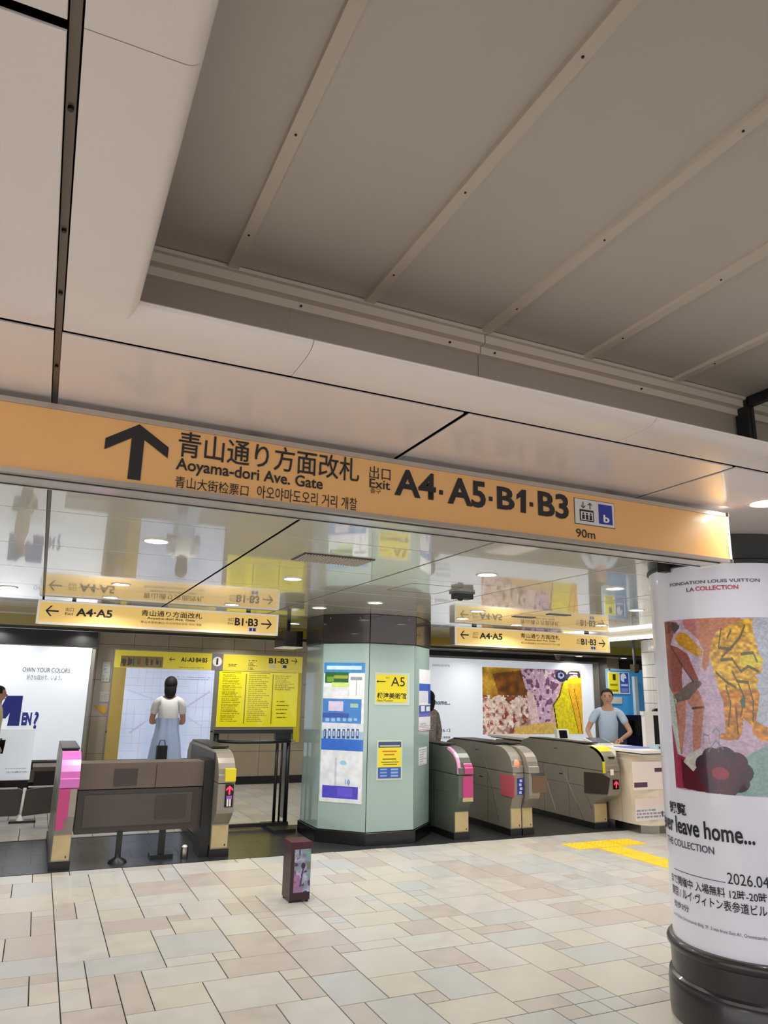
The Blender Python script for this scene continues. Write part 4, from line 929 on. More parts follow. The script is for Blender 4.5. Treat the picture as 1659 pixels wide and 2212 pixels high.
# information wall board
YI = 13.55; PI_ = FY(YI)
ib = empty('information_board', (2.8, YI, .4), 'large yellow information board with station map and exit lists on the back wall', 'information board')
B('housing', 1.11, 4.55, YI+.002, YI+.045, .90, 2.30, M['adg'], ib); B('housing', 1.11, 2.93, YI+.002, YI+.045, .44, .92, M['adg'], ib)
hd = Canvas(230, 22, (214, 196, 60), 1.13, 1.975, 4.52, 2.27); W_ = 1.13
hx = lambda px: PI_.st(px, 1425)[0]
hd.rect(hx(262), 1.99, hx(352), 2.17, (120, 100, 60))
for k in range(26):
    rs_.seed(k); a_ = hx(264)+k*(hx(350)-hx(264))/26; hd.rect(a_, 2.0+rs_.random()*.05, a_+.02, 2.16-rs_.random()*.05, rs_.choice(((60, 44, 30), (90, 110, 60), (150, 90, 50), (40, 60, 40))))
hd.rect(hx(457), 1.97, hx(482), 2.3, (116, 112, 116))
hd.scribble(hx(388), 2.0, hx(447), 2.04, 1, (150, 140, 60), 3); hd.scribble(hx(538), 2.0, hx(555), 2.19, 6, (80, 72, 30), 5); hd.scribble(hx(495), 2.06, hx(518), 2.10, 2, (90, 84, 30), 6)
sheet('header', hd, P4(PI_, .004), EY, ib)
text('A1-A3·B4·B5', PI_, hx(391), 2.105, hx(448), 2.185, BLACK, ib, .03, .008); s0 = hx(372); arrow(PI_, s0, 2.14, .1, PI/2, BLACK, ib, .12, .008, .35)
text('B1-B3', PI_, hx(581), 2.13, hx(623), 2.23, BLACK, ib, .03, .008); arrow(PI_, hx(636), 2.19, .12, -PI/2, BLACK, ib, .12, .008, .4)
for a_, b_ in ((582, 595), (609, 620)): slab('pictogram', PI_, hx(a_), 2.05, hx(b_), 2.11, .005, .008, M['white'], ib)
slab('pictogram', PI_, hx(612), 2.055, hx(619), 2.105, .007, .010, M['navy'], ib)
bm = newbm(); c = PI_.p((hx(457)+hx(482))/2, 2.13, .007); bmesh.ops.create_circle(bm, cap_ends=True, segments=28, radius=.085, matrix=Matrix.Translation(c) @ Matrix.Rotation(PI/2, 4, 'X')); fin(bm, 'pictogram', M['white'], ib)
text('i', PI_, (hx(457)+hx(482))/2-.018, 2.075, (hx(457)+hx(482))/2+.018, 2.19, BLACK, ib, .06, .010)
mp_ = Canvas(120, 120, (196, 206, 232), *PI_.st(266, 1640), 2.86, 1.972); mp_.x0 = 1.34; mp_.noise(.06, 20, 3); mp_.X, mp_.Y = np.meshgrid(mp_.x0+(np.arange(120)+.5)/120*(mp_.x1-mp_.x0), mp_.y0+(np.arange(120)+.5)/120*(mp_.y1-mp_.y0))
for k in range(12): mp_.line([(1.34, .6+k*.12), (2.86, .62+k*.118)], .008, (170, 180, 215), .5); mp_.line([(1.4+k*.13, .45), (1.42+k*.128, 1.97)], .008, (170, 180, 215), .5)
mp_.line([(1.5, .9), (1.9, 1.2), (2.3, 1.25), (2.8, 1.6)], .03, (170, 160, 200), .6); mp_.line([(1.4, 1.6), (2.0, 1.4), (2.7, 1.0)], .025, (160, 190, 220), .6)
mp_.scribble(2.2, 1.80, 2.8, 1.9, 3, (120, 120, 160), 8, .3, .6)
mp_.rect(1.72, .4, 2.45, 1.3, (176, 196, 232), .5)
sheet('station_map', mp_, P4(PI_, .006), print_mat('map_print', .35, .25, .3), ib)
B('exit_list_border', 4.40, 4.52, YI-.003, YI+.004, .72, 1.975, M['yellow'], ib)
B('map_border', 1.13, 1.34, YI-.003, YI+.004, .46, 1.975, mat('faded_yellow', (206, 180, 96), .4), ib)
ls = Canvas(150, 110, (234, 222, 22), 2.95, .99, 4.45, 1.965)
for q0, q1, ya_, yb_, rr in ((3.02, 3.38, 1.08, 1.93, 26), (3.5, 3.9, 1.08, 1.93, 24), (4.0, 4.38, 1.65, 1.93, 8)): ls.scribble(q0, ya_, q1, yb_, rr, (150, 138, 20), int(q0*10), .55, .8)
for xx in (3.45, 3.96): ls.line([(xx, 1.05), (xx, 1.93)], .012, (140, 128, 20))
ls.line([(3.0, 1.945), (3.35, 1.945)], .01, (60, 56, 20)); ls.line([(3.5, 1.945), (3.9, 1.945)], .01, (60, 56, 20))
ls.rect(4.0, 1.0, 4.42, 1.6, (238, 228, 30)); ls.scribble(4.05, 1.15, 4.3, 1.5, 5, (110, 100, 20), 9, .3)
sheet('exit_list', ls, P4(PI_, .006), EY, ib)
for (a_, b_, c_, d_, col_, lab, nm) in ((218, 1472, 240, 1430, (190, 196, 188), 'pale green paper notice high on the wall left of the yellow board', 'notice'), (214, 1516, 238, 1494, (186, 184, 180), 'white paper notice below the green one left of the yellow board', 'notice')):
    s0, t0 = FY(13.59).st(a_, b_); s1, t1 = FY(13.59).st(c_, d_); cv = Canvas(14, 16, col_, s0, t0, s1, t1); cv.scribble(s0+.02, t0+.03, s1-.02, t1-.03, 5, tuple(x-30 for x in col_), 3)
    tag(sheet(nm, cv, P4(FY(13.59), .004), PM), lab, 'notice')
s0, t0 = FY(13.59).st(197, 1542); s1, t1 = FY(13.59).st(232, 1524)
tag(polyplate('arrow_sticker', FY(13.59), [(s0, t1), (s0+(s1-s0)*.9, t1-.02), (s1, t0+.05), (s0+(s1-s0)*.8, t0), (s0+(s1-s0)*.5, t0+(t1-t0)*.4)], .001, .006, mat('sticker_amber', (226, 178, 60), .5)), 'amber arrow-shaped sticker on the wall left of the yellow board', 'sticker')

# right wide poster
YR = 14.1; PRt = FY(YR)
ra = empty('wall_poster', (9.8, YR, .4), 'very wide white exhibition poster with a gold and pink painting on the far wall', 'poster')
B('housing', 6.55, 12.35, YR+.004, YR+.18, .35, 2.50, M['adg'], ra); B('header', 6.5, 12.4, YR-.03, YR+.2, 2.45, 2.545, M['blackp'], ra)
B('face', 6.6, 11.98, YR-.002, YR+.006, .40, 2.40, M['adw'], ra)
B('frame_edge', 11.98, 12.16, YR-.02, YR+.01, .38, 2.44, M['adg'], ra); B('frame_edge', 12.16, 12.4, YR-.03, YR+.02, .38, 2.44, mat('frame_grey', (84, 80, 76), .4), ra)
s0, t0 = PRt.st(1043, 1585); s1, t1 = PRt.st(1254, 1445)
ar = Canvas(150, 84, (196, 160, 150), s0, .80, s1, 2.24); fx = lambda f: s0+(s1-s0)*f; fy = lambda g: 2.24-1.44*g
ar.rect(fx(0), fy(0), fx(.42), fy(.48), (168, 128, 44)); ar.poly([(fx(.1), fy(.1)), (fx(.42), fy(.02)), (fx(.44), fy(.45)), (fx(.3), fy(.6)), (fx(.15), fy(.4))], (120, 74, 30)); n1 = ar.noise(.3, 7, 2); 
mk = (ar.X < fx(.44)) & (ar.Y < fy(.42)); v_ = Canvas(150, 84, (0, 0, 0)).noise(.1, 4, 12); v2_ = Canvas(150, 84, (0, 0, 0)).noise(.1, 3, 13)
ar.put(mk & (v_ > .55), (222, 196, 184)); ar.put(mk & (v_ < .3), (140, 74, 60)); ar.put(mk & (v2_ > .78), (240, 226, 210)); ar.put(mk & (v2_ < .15), (190, 110, 90))
mk = ar.mask([(fx(.37), fy(0)), (fx(.80), fy(0)), (fx(.74), fy(.4)), (fx(.68), fy(.55)), (fx(.66), fy(.8)), (fx(.54), fy(.85)), (fx(.42), fy(.3))]); ar.put(mk, (206, 168, 196)); ar.put(mk & (v_ > .62), (120, 84, 110)); ar.put(mk & (v2_ > .8), (238, 214, 210)); 
ar.poly([(fx(.44), fy(.3)), (fx(.50), fy(.4)), (fx(.58), fy(1)), (fx(.48), fy(1)), (fx(.43), fy(.5))], (222, 190, 186))
ar.poly([(fx(.3), fy(.9)), (fx(.6), fy(.82)), (fx(.75), fy(.85)), (fx(.78), fy(1)), (fx(.3), fy(1))], (214, 176, 96))
YP = [(fx(.80), fy(.22)), (fx(.88), fy(.13)), (fx(1), fy(.10)), (fx(1), fy(1)), (fx(.74), fy(1)), (fx(.72), fy(.8)), (fx(.70), fy(.55)), (fx(.76), fy(.42))]
ar.poly(YP, (222, 204, 36)); ar.line(YP[4:]+YP[:1], .03, (70, 60, 30))
ar.poly([(fx(.86), fy(.22)), (fx(1), fy(.2)), (fx(1), fy(1)), (fx(.95), fy(1)), (fx(.90), fy(.6)), (fx(.86), fy(.35))], (226, 172, 44)); ar.line([(fx(.86), fy(.3)), (fx(.9), fy(.6)), (fx(.95), fy(1))], .018, (120, 90, 30)); ar.line([(fx(.92), fy(.3)), (fx(.97), fy(.7)), (fx(.99), fy(1))], .018, (120, 90, 30))
ar.ell(fx(.79), fy(.10), .17, .13, (40, 44, 62)); ar.ell(fx(.785), fy(.09), .09, .07, (140, 150, 176)); ar.ell(fx(.79), fy(.085), .04, .035, (30, 30, 44)); ar.line([(fx(.84), fy(.14)), (fx(.88), fy(.05)), (fx(.97), fy(.04)), (fx(.98), fy(.09))], .09, (50, 54, 66)); ar.line([(fx(.88), fy(.05)), (fx(.96), fy(.05))], .03, (170, 160, 170))
ar.noise(.1, 2, 22)
sheet('painting_print', ar, P4(PRt, .005), print_mat('backlit_art', .3, .25, .3), ra)
ptext('FONDATION LOUIS VUITTON', PRt, 934, 1439, 971, 1436, INK, ra, 0, .006); ptext('home...', PRt, 939, 1522, 972, 1512, INK, ra, .02, .006)
ptext('-2026.12', PRt, 938, 1581, 973, 1574, INK, ra, .01, .006); ptext('入場無料 表参道', PRt, 936, 1596, 972, 1590, INK, ra, .01, .006); ptext('12時-20時', PRt, 936, 1607, 972, 1601, INK, ra, .01, .006)

# ================================================================== SERVICE COUNTER AND OFFICE
sv = empty('service_counter', (7.6, 8.8, 0), 'cream station service counter with white worktop beside the right ticket gates', 'counter')
B('body', 7.06, 7.5, 8.0, 10.8, .08, .93, M['counter'], sv); 
pts = [(7.0, 7.62), (7.0, 8.05), (8.3, 8.05), (8.3, 7.42), (7.3, 7.42)]+[(7.3+.3*math.sin(-a), 7.72-.3*math.cos(a)) for a in (.3, .6, .9, 1.2)]
PR('front_body', [(7.0, 8.05), (8.6, 8.05), (8.6, 7.40), (7.25, 7.40), (7.1, 7.43), (7.02, 7.52), (7.0, 7.62)], .10, .935, M['counter'], sv, axis='z', bevel=.004)
PR('kick_plinth', [(7.05, 8.0), (8.6, 8.0), (8.6, 7.46), (7.28, 7.46), (7.15, 7.49), (7.07, 7.56)], 0, .10, M['steel'], sv, axis='z')
B('top_edge', 6.97, 8.6, 7.37, 8.05, .935, .965, M['white'], sv, bevel=.006)
B('worktop', 6.93, 7.52, 7.30, 10.85, .97, 1.005, M['white'], sv, bevel=.006); B('worktop_edge', 6.96, 7.5, 7.33, 10.8, .955, .97, M['blackp'], sv)
B('seam', 6.999, 7.002, 7.80, 7.803, .1, .93, M['grey'], sv)
cvx = FY(7.40)
for (a_, b_, c_, d_, base, lab, sd) in ((1368, 1707, 1440, 1644, (240, 226, 218), 'cream notice with two dark labels on the counter front', 1), (1374, 1774, 1442, 1722, (226, 220, 218), 'white illustrated notice low on the counter front', 2)):
    s0, t0 = cvx.st(a_, b_); s1, t1 = cvx.st(c_, d_); cv = Canvas(40, 34, base, s0, t0, s1, t1)
    if sd == 1: cv.rect(*cvx.st(1369, 1702), *cvx.st(1398, 1690), (96, 70, 90)); cv.rect(*cvx.st(1414, 1668), *cvx.st(1436, 1658), (96, 70, 90))
    else:
        cv.scribble(s0+.02, t0+.03, s1-.03, t0+.14, 3, (150, 150, 165), 4, .6); cv.ell(s0+(s1-s0)*.8, t0+.07, .02, .03, (90, 80, 90)); cv.rect(s0, t1-.1, s1, t1, (236, 214, 206))
    tag(sheet('notice', cv, P4(cvx, .004), PM), lab, 'notice')
# things on the counter
q = at(1197, 1592, x=7.12)
mo = empty('ticket_monitor', (7.12, 9.15, 1.005), 'small white monitor with dark screen standing on the counter in front of the painting', 'monitor')
PR('screen_housing', [(9.08, 1.03), (9.11, 1.17), (9.18, 1.17), (9.16, 1.03)], 7.02, 7.24, M['white'], mo, bevel=.006); PR('screen', [(9.076, 1.045), (9.10, 1.155), (9.104, 1.155), (9.08, 1.045)], 7.05, 7.19, M['screen'], mo); B('stand', 7.1, 7.16, 9.1, 9.18, 1.005, 1.04, M['white'], mo)
tb = empty('reader_tablet', (7.2, 8.45, 1.005), 'white framed tablet reader lying tilted on the counter worktop', 'tablet')
PR('housing', [(8.25, 1.006), (8.25, 1.02), (8.5, 1.085), (8.5, 1.006)], 7.0, 7.33, M['white'], tb, bevel=.004); PR('screen', [(8.27, 1.027), (8.49, 1.085), (8.49, 1.088), (8.27, 1.030)], 7.03, 7.30, mat('screen_grey', (96, 100, 112), .15), tb)
tag(B('blue_mat', 6.95, 7.15, 8.52, 8.85, 1.005, 1.02, mat('periwinkle_plastic', (126, 136, 214), .4), bevel=.004), 'periwinkle blue tray on the worktop beside the tablet', 'tray')
tag(B('blue_mat', 7.05, 7.4, 7.62, 7.95, 1.005, 1.016, mat('periwinkle_plastic', (126, 136, 214), .4), bevel=.003), 'flat periwinkle mat on the worktop in front of the staff member', 'mat')
ph = empty('desk_phone', (7.45, 7.55, 1.005), 'pale blue-grey desk machine on the worktop right of the staff member', 'office machine')
B('body', 7.30, 7.47, 7.42, 7.56, 1.005, 1.06, mat('pale_bluegrey', (170, 192, 210), .4), ph, bevel=.012, seg=2); B('key', 7.32, 7.36, 7.413, 7.42, 1.02, 1.04, M['dark'], ph)
# office behind
ob = empty('office_partition', (9.2, 10.0, 0), 'bright blue office partition behind the staff member', 'partition')
POb = FY(10.0)
B('panel', 8.86, 10.9, 10.0, 10.05, .9, 2.09, mat('sky_blue_panel', (70, 160, 222), .35, emit=.12), ob); B('top_edge', 8.84, 10.9, 9.99, 10.06, 2.09, 2.12, mat('cyan_edge', (170, 220, 236), .3), ob); B('edge_post', 8.82, 8.87, 9.99, 10.06, .0, 2.12, mat('cyan_edge', (170, 220, 236), .3), ob)
B('lower_panel', 8.87, 10.9, 9.99, 10.05, 0, .9, M['grey'], ob)
s0, t0 = POb.st(1313, 1498); s1, t1 = POb.st(1357, 1453)
st_ = Canvas(44, 42, (240, 240, 240), s0, t0, s1, t1); gx_ = lambda f: s0+(s1-s0)*f; gy_ = lambda g: t0+(t1-t0)*g
st_.rect(gx_(.05), gy_(.05), gx_(.5), gy_(.97), (238, 228, 36)); st_.rect(gx_(.22), gy_(.62), gx_(.36), gy_(.9), (60, 50, 20)); st_.rect(gx_(.1), gy_(.35), gx_(.44), gy_(.45), (150, 140, 40)); st_.rect(gx_(.1), gy_(.1), gx_(.44), gy_(.2), (150, 140, 40))
st_.rect(gx_(.54), gy_(.05), gx_(.96), gy_(.97), (50, 90, 190)); st_.ell(gx_(.72), gy_(.75), (s1-s0)*.14, (t1-t0)*.2, (235, 240, 248)); st_.rect(gx_(.76), gy_(.55), gx_(.9), gy_(.72), (50, 90, 190)); st_.rect(gx_(.58), gy_(.35), gx_(.92), gy_(.46), (210, 216, 240)); st_.rect(gx_(.58), gy_(.1), gx_(.92), gy_(.25), (120, 140, 220))
tag(sheet('window_sticker', st_, P4(POb, .02), print_mat('sticker_print', .1, .4)), 'yellow and blue information sticker on the blue office partition', 'sticker')
s0, t0 = POb.st(1318, 1520); s1, t1 = POb.st(1342, 1506)
tag(slab('paper_note', POb, s0, t0, s1, t1, .012, .017, M['white']), 'small white paper taped below the sticker on the blue partition', 'notice')
TX, TY, TR = 9.05, 8.78, .45
wc = empty('tiled_column', (TX, TY, 0), 'round white glazed tiled column behind the poster pillar', 'column')
LT('core', (TX, TY), [(TR-.012, 0), (TR-.012, 2.548)], M['grout'], wc, n=44)
tm = None
for j_ in range(13):
    for i_ in range(22):
        a0_ = PI*.82+2*PI/44*i_
        if tm is None:
            bm = newbm(); hw = 2*math.pi*TR/44/2-.0015; box(bm, TR-.014, TR, -hw, hw, .002, .189); bmesh.ops.bevel(bm, geom=list(bm.edges), offset=.001, segments=1, affect='EDGES'); tm = bpy.data.meshes.new('tile'); bm.normal_update(); bm.to_mesh(tm); bm.free(); tm.materials.append(M['whitetile'])
        o = bpy.data.objects.new('tile', tm); COL.objects.link(o); o.parent = wc; o.location = (0, 0, .02+.1935*j_); o.rotation_euler.z = a0_
lp = empty('linear_lamp', (7.9, 8.6, 2.45), 'bright linear white lamp under the ceiling along the office window', 'lamp')
B('housing', 7.62, 7.72, 7.6, 9.7, 2.49, 2.55, M['white'], lp); B('diffuser', 7.61, 7.73, 7.6, 9.7, 2.46, 2.49, mat('tube_light', (255, 252, 246), .4, emit=4.5), lp)
hg = empty('hanging_camera', (8.2, 9.2, 2.2), 'grey hanging pole with a small camera in front of the blue partition', 'camera')
q = at(1368, 1392, y=9.3); TB('pole', [(q.x, 9.3, 2.55), (q.x, 9.3, 2.16)], .022, M['grey'], hg); B('head', q.x-.05, q.x+.05, 9.25, 9.35, 2.06, 2.17, M['steel'], hg, bevel=.012, seg=2); LT('lens', (q.x, 9.27), [(.0001, 2.03), (.03, 2.035), (.035, 2.06)], M['blackp'], hg, n=16)
tag(B('glass_post', *(lambda a: (a.x-.035, a.x+.035))(at(1372, 1500, y=9.9)), 9.86, 9.92, 0, 2.0, mat('pale_post', (214, 232, 238), .3), bevel=.004), 'pale white vertical post in front of the blue partition', 'post')
nv = empty('office_equipment', (9.3, 9.4, 0), 'dark navy office machine behind the counter under the blue partition', 'office machine')
a_, b_ = at(1350, 1612, y=9.6), at(1392, 1545, y=9.6)
B('body', a_.x, b_.x+.1, 9.55, 9.8, .0, b_.z, mat('navy_machine', (30, 40, 74), .35, noise=.2, scale=6), nv, bevel=.02, seg=2); B('front', a_.x+.05, b_.x, 9.543, 9.55, 1.05, b_.z-.08, M['screen'], nv)
wf = empty('counter_window', (7.9, 7.6, 1.0), 'white window frame edge standing on the counter beside the tiled column', 'window frame')
a_, b_ = at(1393, 1618, y=7.9), at(1405, 1545, y=7.9)
B('upright', a_.x, b_.x+.02, 7.87, 7.93, .967, b_.z, M['white'], wf, bevel=.004); B('crossbar', a_.x-.02, b_.x+.5, 7.87, 7.93, b_.z, b_.z+.05, M['white'], wf, bevel=.004)
oc_ = empty('office_chair', (8.3, 8.3, 0), 'black high-backed chair beside the poster pillar behind the counter', 'chair')
a_, b_ = at(1410, 1625, y=8.25), at(1410, 1530, y=8.25)
PR('backrest', [(a_.x, .75), (a_.x, b_.z-.12), (a_.x+.05, b_.z-.03), (a_.x+.12, b_.z), (a_.x+.42, b_.z), (a_.x+.5, b_.z-.08), (a_.x+.5, .75)], 8.22, 8.30, M['blackp'], oc_, axis='y', bevel=.02, seg=2)
B('seat', a_.x+.02, a_.x+.5, 8.3, 8.66, .5, .58, M['blackp'], oc_, bevel=.02, seg=2); TB('stem', [(a_.x+.26, 8.5, .06), (a_.x+.26, 8.5, .5)], .03, M['steel'], oc_)
for k in range(5): TB('leg', [(a_.x+.26, 8.5, .08), (a_.x+.26+.22*math.cos(k*1.2566+.3), 8.5+.15*math.sin(k*1.2566+.3), .03)], .02, M['blackp'], oc_)

# ================================================================== TACTILE PAVING
tp = 0
def tactile(x, y, lab):
    bm = newbm(); box(bm, x+.002, x+.328, y+.002, y+.328, -.002, .004)
    for i in range(5):
        for j in range(5): 
            cx_, cy_ = x+.045+i*.06, y+.045+j*.06; vs = [bm.verts.new((cx_+.018*math.cos(PI/3*k), cy_+.018*math.sin(PI/3*k), .004)) for k in range(6)]; us = [bm.verts.new((cx_+.011*math.cos(PI/3*k), cy_+.011*math.sin(PI/3*k), .009)) for k in range(6)]
            bm.faces.new(us)
            for k in range(6): bm.faces.new((vs[k], vs[(k+1) % 6], us[(k+1) % 6], us[k]))
    return fin(bm, 'tactile_tile', M['tact'], tpz)
tpz = empty('tactile_path', (6.1, 6.6, 0), 'T-shaped yellow tactile paving with raised dots on the floor beside the poster pillar', 'tactile paving')
for k in range(3): tactile(5.64+.333*k, 7.0, '')
for k in range(8): tactile(5.9, 6.66-.333*k, '')

# ================================================================== SMALL CASE
su = empty('small_case', (2.1, 6.2, 0), 'small maroon upright case with a colourful printed front standing alone on the floor', 'case')
B('shell', 2.015, 2.185, 6.10, 6.30, .018, .43, M['maroon'], su, bevel=.012, seg=2); B('lid', 2.013, 2.187, 6.098, 6.302, .405, .45, mat('maroon_lid', (70, 22, 40), .35), su, bevel=.012, seg=2)
cs = Canvas(34, 64, (150, 150, 176), 2.045, .075, 2.183, .395); cs.noise(.35, 6, 3, None, (1, .9, 1)); v_ = Canvas(34, 64, (0, 0, 0)).noise(.1, 5, 8)
cs.put(v_ > .66, (120, 150, 156)); cs.put(v_ < .28, (72, 50, 96)); cs.poly([(2.045, .075), (2.12, .075), (2.09, .2), (2.045, .22)], (160, 96, 150), .7); cs.ell(2.12, .27, .018, .024, (40, 26, 70)); cs.line([(2.10, .12), (2.12, .25)], .012, (60, 40, 90)); cs.rect(2.15, .24, 2.19, .3, (96, 100, 70), .6)
sheet('front_print', cs, P4(FY(6.10), .003), print_mat('case_print', 0, .3, .3), su)
for a_, b_ in ((2.03, 6.12), (2.17, 6.12), (2.03, 6.28), (2.17, 6.28)): LT('foot', (a_, b_), [(.012, 0), (.012, .02)], M['blackp'], su, n=12)

# ================================================================== PEOPLE
def skin_mesh(name, verts, edges, radii, m, parent, sub=2, root=0):
    me = bpy.data.meshes.new(name); me.from_pydata([Vector(v) for v in verts], edges, []); o = bpy.data.objects.new(name, me); COL.objects.link(o)
    md = o.modifiers.new('s', 'SKIN'); md.use_smooth_shade = True
    for i, r in enumerate(radii):
        r = r if isinstance(r, tuple) else (r, r); me.skin_vertices[0].data[i].radius = r
    me.skin_vertices[0].data[root].use_root = True
    ms = o.modifiers.new('d', 'SUBSURF'); ms.levels = sub; ms.render_levels = sub
    bpy.context.view_layer.update(); nm = bpy.data.meshes.new_from_object(o.evaluated_get(bpy.context.evaluated_depsgraph_get())); bpy.data.objects.remove(o)
    for p in nm.polygons: p.use_smooth = True
    nm.name = name; nm.materials.clear()
    q = link(name, nm, m, parent, world=False); return q
def blob(name, c, s, m, parent, u=16, v=12, cut=None):
    bm = newbm(); bmesh.ops.create_uvsphere(bm, u_segments=u, v_segments=v, radius=1)
    if cut: bmesh.ops.delete(bm, geom=[x for x in bm.verts if cut(x.co)], context='VERTS')
    bmesh.ops.scale(bm, vec=s, verts=bm.verts); bmesh.ops.translate(bm, vec=c, verts=bm.verts)
    me = bpy.data.meshes.new(name); bm.to_mesh(me); bm.free()
    for p in me.polygons: p.use_smooth = True
    return link(name, me, m, parent, world=False)
def person(loc, rz, H, label, top, bottom, handL, handR, elbL, elbR, hair_long=False, skirt=False, sleeves='short', lean=0):
    """figure facing -Y in its own frame; joints in metres for a 1.7 m body, scaled to H"""
    t = empty('person', loc, label, 'person', None, rz); k = H/1.7; S = lambda p: (p[0]*k, p[1]*k, p[2]*k)
    ly = -lean
    J = dict(pel=(0, 0, .93), waist=(0, ly*.3, 1.08), chest=(0, ly*.7, 1.27), neck=(0, ly, 1.43), nk2=(0, ly-.01, 1.49), jaw=(0, ly-.015, 1.545), head=(0, ly-.01, 1.62),
             sL=(-.17, ly, 1.385), sR=(.17, ly, 1.385), eL=elbL, eR=elbR, wL=handL, wR=handR, hL=(-.09, 0, .88), hR=(.09, 0, .88), kL=(-.10, -.01, .49), kR=(.10, -.01, .49), aL=(-.10, .02, .08), aR=(.10, .02, .08), tL=(-.11, -.13, .035), tR=(.11, -.13, .035))
    names = list(J); idx = {n: i for i, n in enumerate(names)}
    E_ = [('pel', 'waist'), ('waist', 'chest'), ('chest', 'neck'), ('neck', 'nk2'), ('nk2', 'jaw'), ('jaw', 'head'), ('neck', 'sL'), ('neck', 'sR'), ('sL', 'eL'), ('sR', 'eR'), ('eL', 'wL'), ('eR', 'wR'), ('pel', 'hL'), ('pel', 'hR'), ('hL', 'kL'), ('hR', 'kR'), ('kL', 'aL'), ('kR', 'aR'), ('aL', 'tL'), ('aR', 'tR')]
    Rr = dict(pel=(.14, .10), waist=(.12, .09), chest=(.15, .105), neck=(.07, .06), nk2=.055, jaw=(.062, .075), head=(.074, .088), sL=.055, sR=.055, eL=.042, eR=.042, wL=.028, wR=.028, hL=.085, hR=.085, kL=.055, kR=.055, aL=.04, aR=.04, tL=.035, tR=.035)
    rr = lambda n, s=1: tuple(q*k*s for q in (Rr[n] if isinstance(Rr[n], tuple) else (Rr[n],)*2))
    verts = [S(J[n]) for n in names]; edges = [(idx[a], idx[b]) for a, b in E_]
    # hands: palm and five fingers each rooted inside the palm
    skin_mesh('body', verts, edges, [rr(n, .92) for n in names], M['skin'], t)
    for w_, e_, sg_ in (('wL', 'eL', 1), ('wR', 'eR', -1)):
        a = Vector(J[w_]); d = (a-Vector(J[e_])).normalized(); side = d.cross(Vector((0, 0, 1))); side = side.normalized() if side.length > .1 else Vector((0, 1, 0)); up = side.cross(d)
        vs = [a-d*.01, a+d*.05, a+d*.085]; es = [(0, 1), (1, 2)]; rd_ = [.024, (.034), (.03)]
        for f_, (off, ln) in enumerate(((-.028, .06), (-.010, .072), (.010, .068), (.028, .052))):
            b0 = a+d*.08+side*off; vs += [b0, b0+d*ln*.6-up*.006, b0+d*ln-up*.022]; n0 = len(vs)-3; es += [(2, n0), (n0, n0+1), (n0+1, n0+2)]; rd_ += [.0095, .009, .0075]
        b0 = a+d*.035+side*.034*sg_; vs += [b0, b0+side*.02*sg_+d*.03, b0+side*.024*sg_+d*.055]; n0 = len(vs)-3; es += [(1, n0), (n0, n0+1), (n0+1, n0+2)]; rd_ += [.012, .0105, .009]
        skin_mesh('hand', [S(v) for v in vs], es, [r*k for r in rd_], M['skin'], t, 1)
    def garment(name, ns, es, sc_, m, ex={}):
        ii = {n: i for i, n in enumerate(ns)}; pos = dict(J); pos.update(ex)
        return skin_mesh(name, [S(pos[n]) for n in ns], [(ii[a], ii[b]) for a, b in es], [rr(n, sc_) if n in Rr else (.058*k, .058*k) for n in ns], m, t)
    mid = lambda a, b, f=.62: tuple(Vector(J[a]).lerp(Vector(J[b]), f))
    endL, endR = (mid('sL', 'eL'), mid('sR', 'eR')) if sleeves == 'short' else (mid('eL', 'wL', .85), mid('eR', 'wR', .85))
    if sleeves == 'short': garment('shirt', ['pel', 'waist', 'chest', 'neck', 'sL', 'sR', 'xL', 'xR'], [('pel', 'waist'), ('waist', 'chest'), ('chest', 'neck'), ('neck', 'sL'), ('neck', 'sR'), ('sL', 'xL'), ('sR', 'xR')], 1.12, top, dict(xL=endL, xR=endR))
    else: garment('shirt', ['pel', 'waist', 'chest', 'neck', 'sL', 'sR', 'eL', 'eR', 'xL', 'xR'], [('pel', 'waist'), ('waist', 'chest'), ('chest', 'neck'), ('neck', 'sL'), ('neck', 'sR'), ('sL', 'eL'), ('sR', 'eR'), ('eL', 'xL'), ('eR', 'xR')], 1.14, top, dict(xL=endL, xR=endR))
    if skirt:
        bm = newbm(); prev = None
        for z, a, b in ((1.17, .150, .112), (1.08, .145, .11), (.98, .155, .13), (.88, .18, .15), (.6, .22, .18), (.3, .27, .22), (.16, .29, .24)):
            ring = [bm.verts.new(S(((a+.012*math.sin(8*q))*math.cos(q), (b+.012*math.sin(8*q))*math.sin(q), z))) for q in [2*PI*i/40 for i in range(40)]]
            if prev:
                for i in range(40): bm.faces.new((prev[i], ring[i], ring[(i+1) % 40], prev[(i+1) % 40]))
            prev = ring
        me = bpy.data.meshes.new('skirt'); bmesh.ops.recalc_face_normals(bm, faces=bm.faces); bm.to_mesh(me); bm.free()
        for p in me.polygons: p.use_smooth = True
        link('skirt', me, bottom, t, world=False)
    else: garment('trousers', ['pel', 'hL', 'hR', 'kL', 'kR', 'aL', 'aR'], [('pel', 'hL'), ('pel', 'hR'), ('hL', 'kL'), ('hR', 'kR'), ('kL', 'aL'), ('kR', 'aR')], 1.16, bottom)
    for s_ in (-1, 1): blob('shoe', S((s_*.108, -.06, .04)), (.048*k, .13*k, .04*k), M['blackp'], t)
    hc = Vector(J['head']); hy = hc.y
    hd_ = blob('head', S((0, hy-.005, 1.608)), (.076*k, .094*k, .112*k), M['skin'], t, 24, 18)
    blob('nose', S((0, hy-.104, 1.592)), (.012*k, .018*k, .022*k), M['skin'], hd_, 10, 8); blob('mouth', S((0, hy-.090, 1.548)), (.022*k, .008*k, .006*k), M['lipm'], hd_, 10, 8)
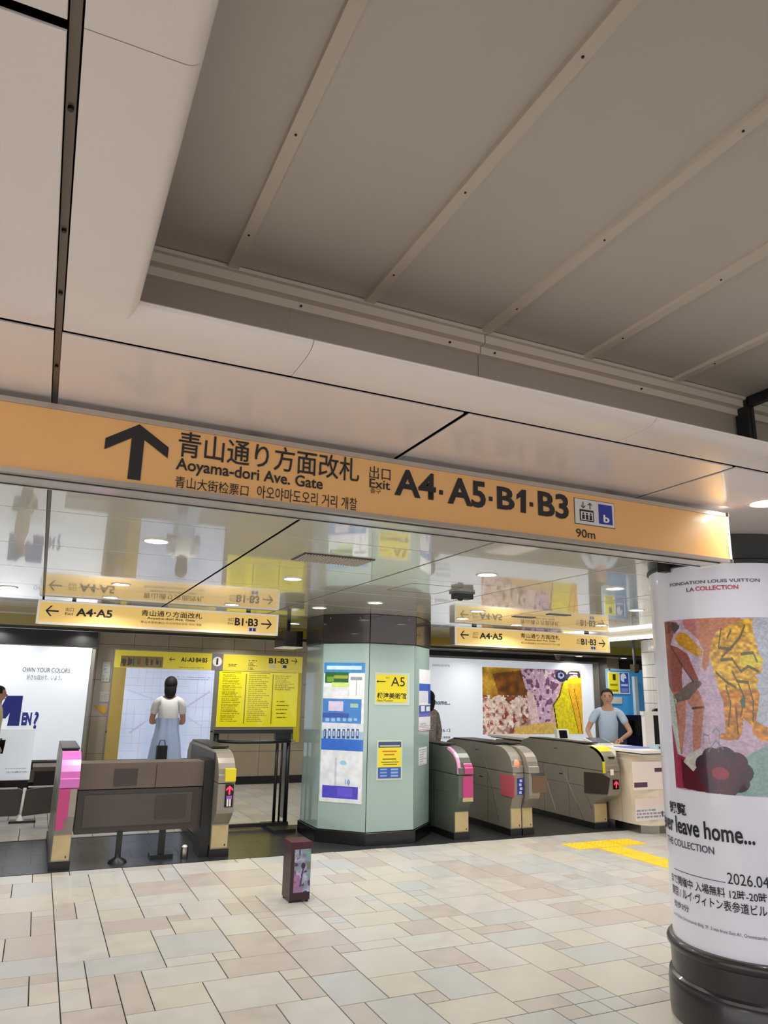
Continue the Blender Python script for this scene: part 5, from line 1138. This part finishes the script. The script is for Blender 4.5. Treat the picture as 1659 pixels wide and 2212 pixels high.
    for s_ in (-1, 1):
        blob('eye', S((s_*.03, hy-.088, 1.612)), (.013*k, .007*k, .006*k), M['eye'], hd_, 10, 8); blob('eyebrow', S((s_*.03, hy-.090, 1.634)), (.018*k, .006*k, .004*k), M['hair'], hd_, 10, 8); blob('ear', S((s_*.078, hy+.005, 1.602)), (.012*k, .02*k, .03*k), M['skin'], hd_, 10, 8)
    blob('hair', S((0, hy+.012, 1.636)), (.088*k, .106*k, .102*k), M['hair'], hd_, 28, 20, cut=lambda c: c.z < -.25 and c.y < .2 or (c.y < -.45 and c.z < .32))
    if hair_long: blob('hair_back', S((0, hy+.05, 1.55)), (.082*k, .06*k, .13*k), M['hair'], hd_, 20, 14)
    return t
# staff member behind the counter, looking to the viewer's left
st = person((7.85, 8.95, 0), math.radians(-38), 1.74, 'station staff member in pale blue short-sleeved shirt leaning on the service counter', M['shirtb'], M['trous'], (-.26, -.34, 1.03), (.14, -.42, 1.03), (-.30, -.08, 1.13), (.30, -.16, 1.12), lean=.08)
pv = person((1.76, 11.3, 0), PI*.95, 1.78, 'person with short black hair and white top seen from behind at the station map', M['shirtw'], M['skirt'], (-.07, -.30, 1.12), (.08, -.30, 1.14), (-.21, -.08, 1.10), (.22, -.08, 1.10), skirt=True, hair_long=True)
bgp = empty('shoulder_bag', (1.67, 11.05, .7), 'small black upright bag held by the person at the map', 'bag'); B('bag_body', 1.60, 1.74, 10.98, 11.08, .66, .86, M['blackp'], bgp, bevel=.03, seg=3)
TB('strap', [(1.62, 11.03, .84), (1.64, 11.03, .93), (1.70, 11.03, .93), (1.72, 11.03, .84)], .006, M['blackp'], bgp)
person((-.505, 11.9, 0), math.radians(100), 1.60, 'person in cream shirt and black trousers cut off by the left edge', M['cream'], M['trous'], (-.2, -.06, .88), (.19, -.05, .86), (-.24, .02, 1.12), (.24, .04, 1.12), sleeves='long', hair_long=False)
person((5.24, 9.8, 0), math.radians(200), 1.66, 'person with black hair and grey patterned coat half hidden behind the octagonal column', M['coatg'], M['coatg'], (-.22, -.06, .86), (.2, -.05, .86), (-.23, .02, 1.12), (.21, .02, 1.12), sleeves='long', hair_long=True)
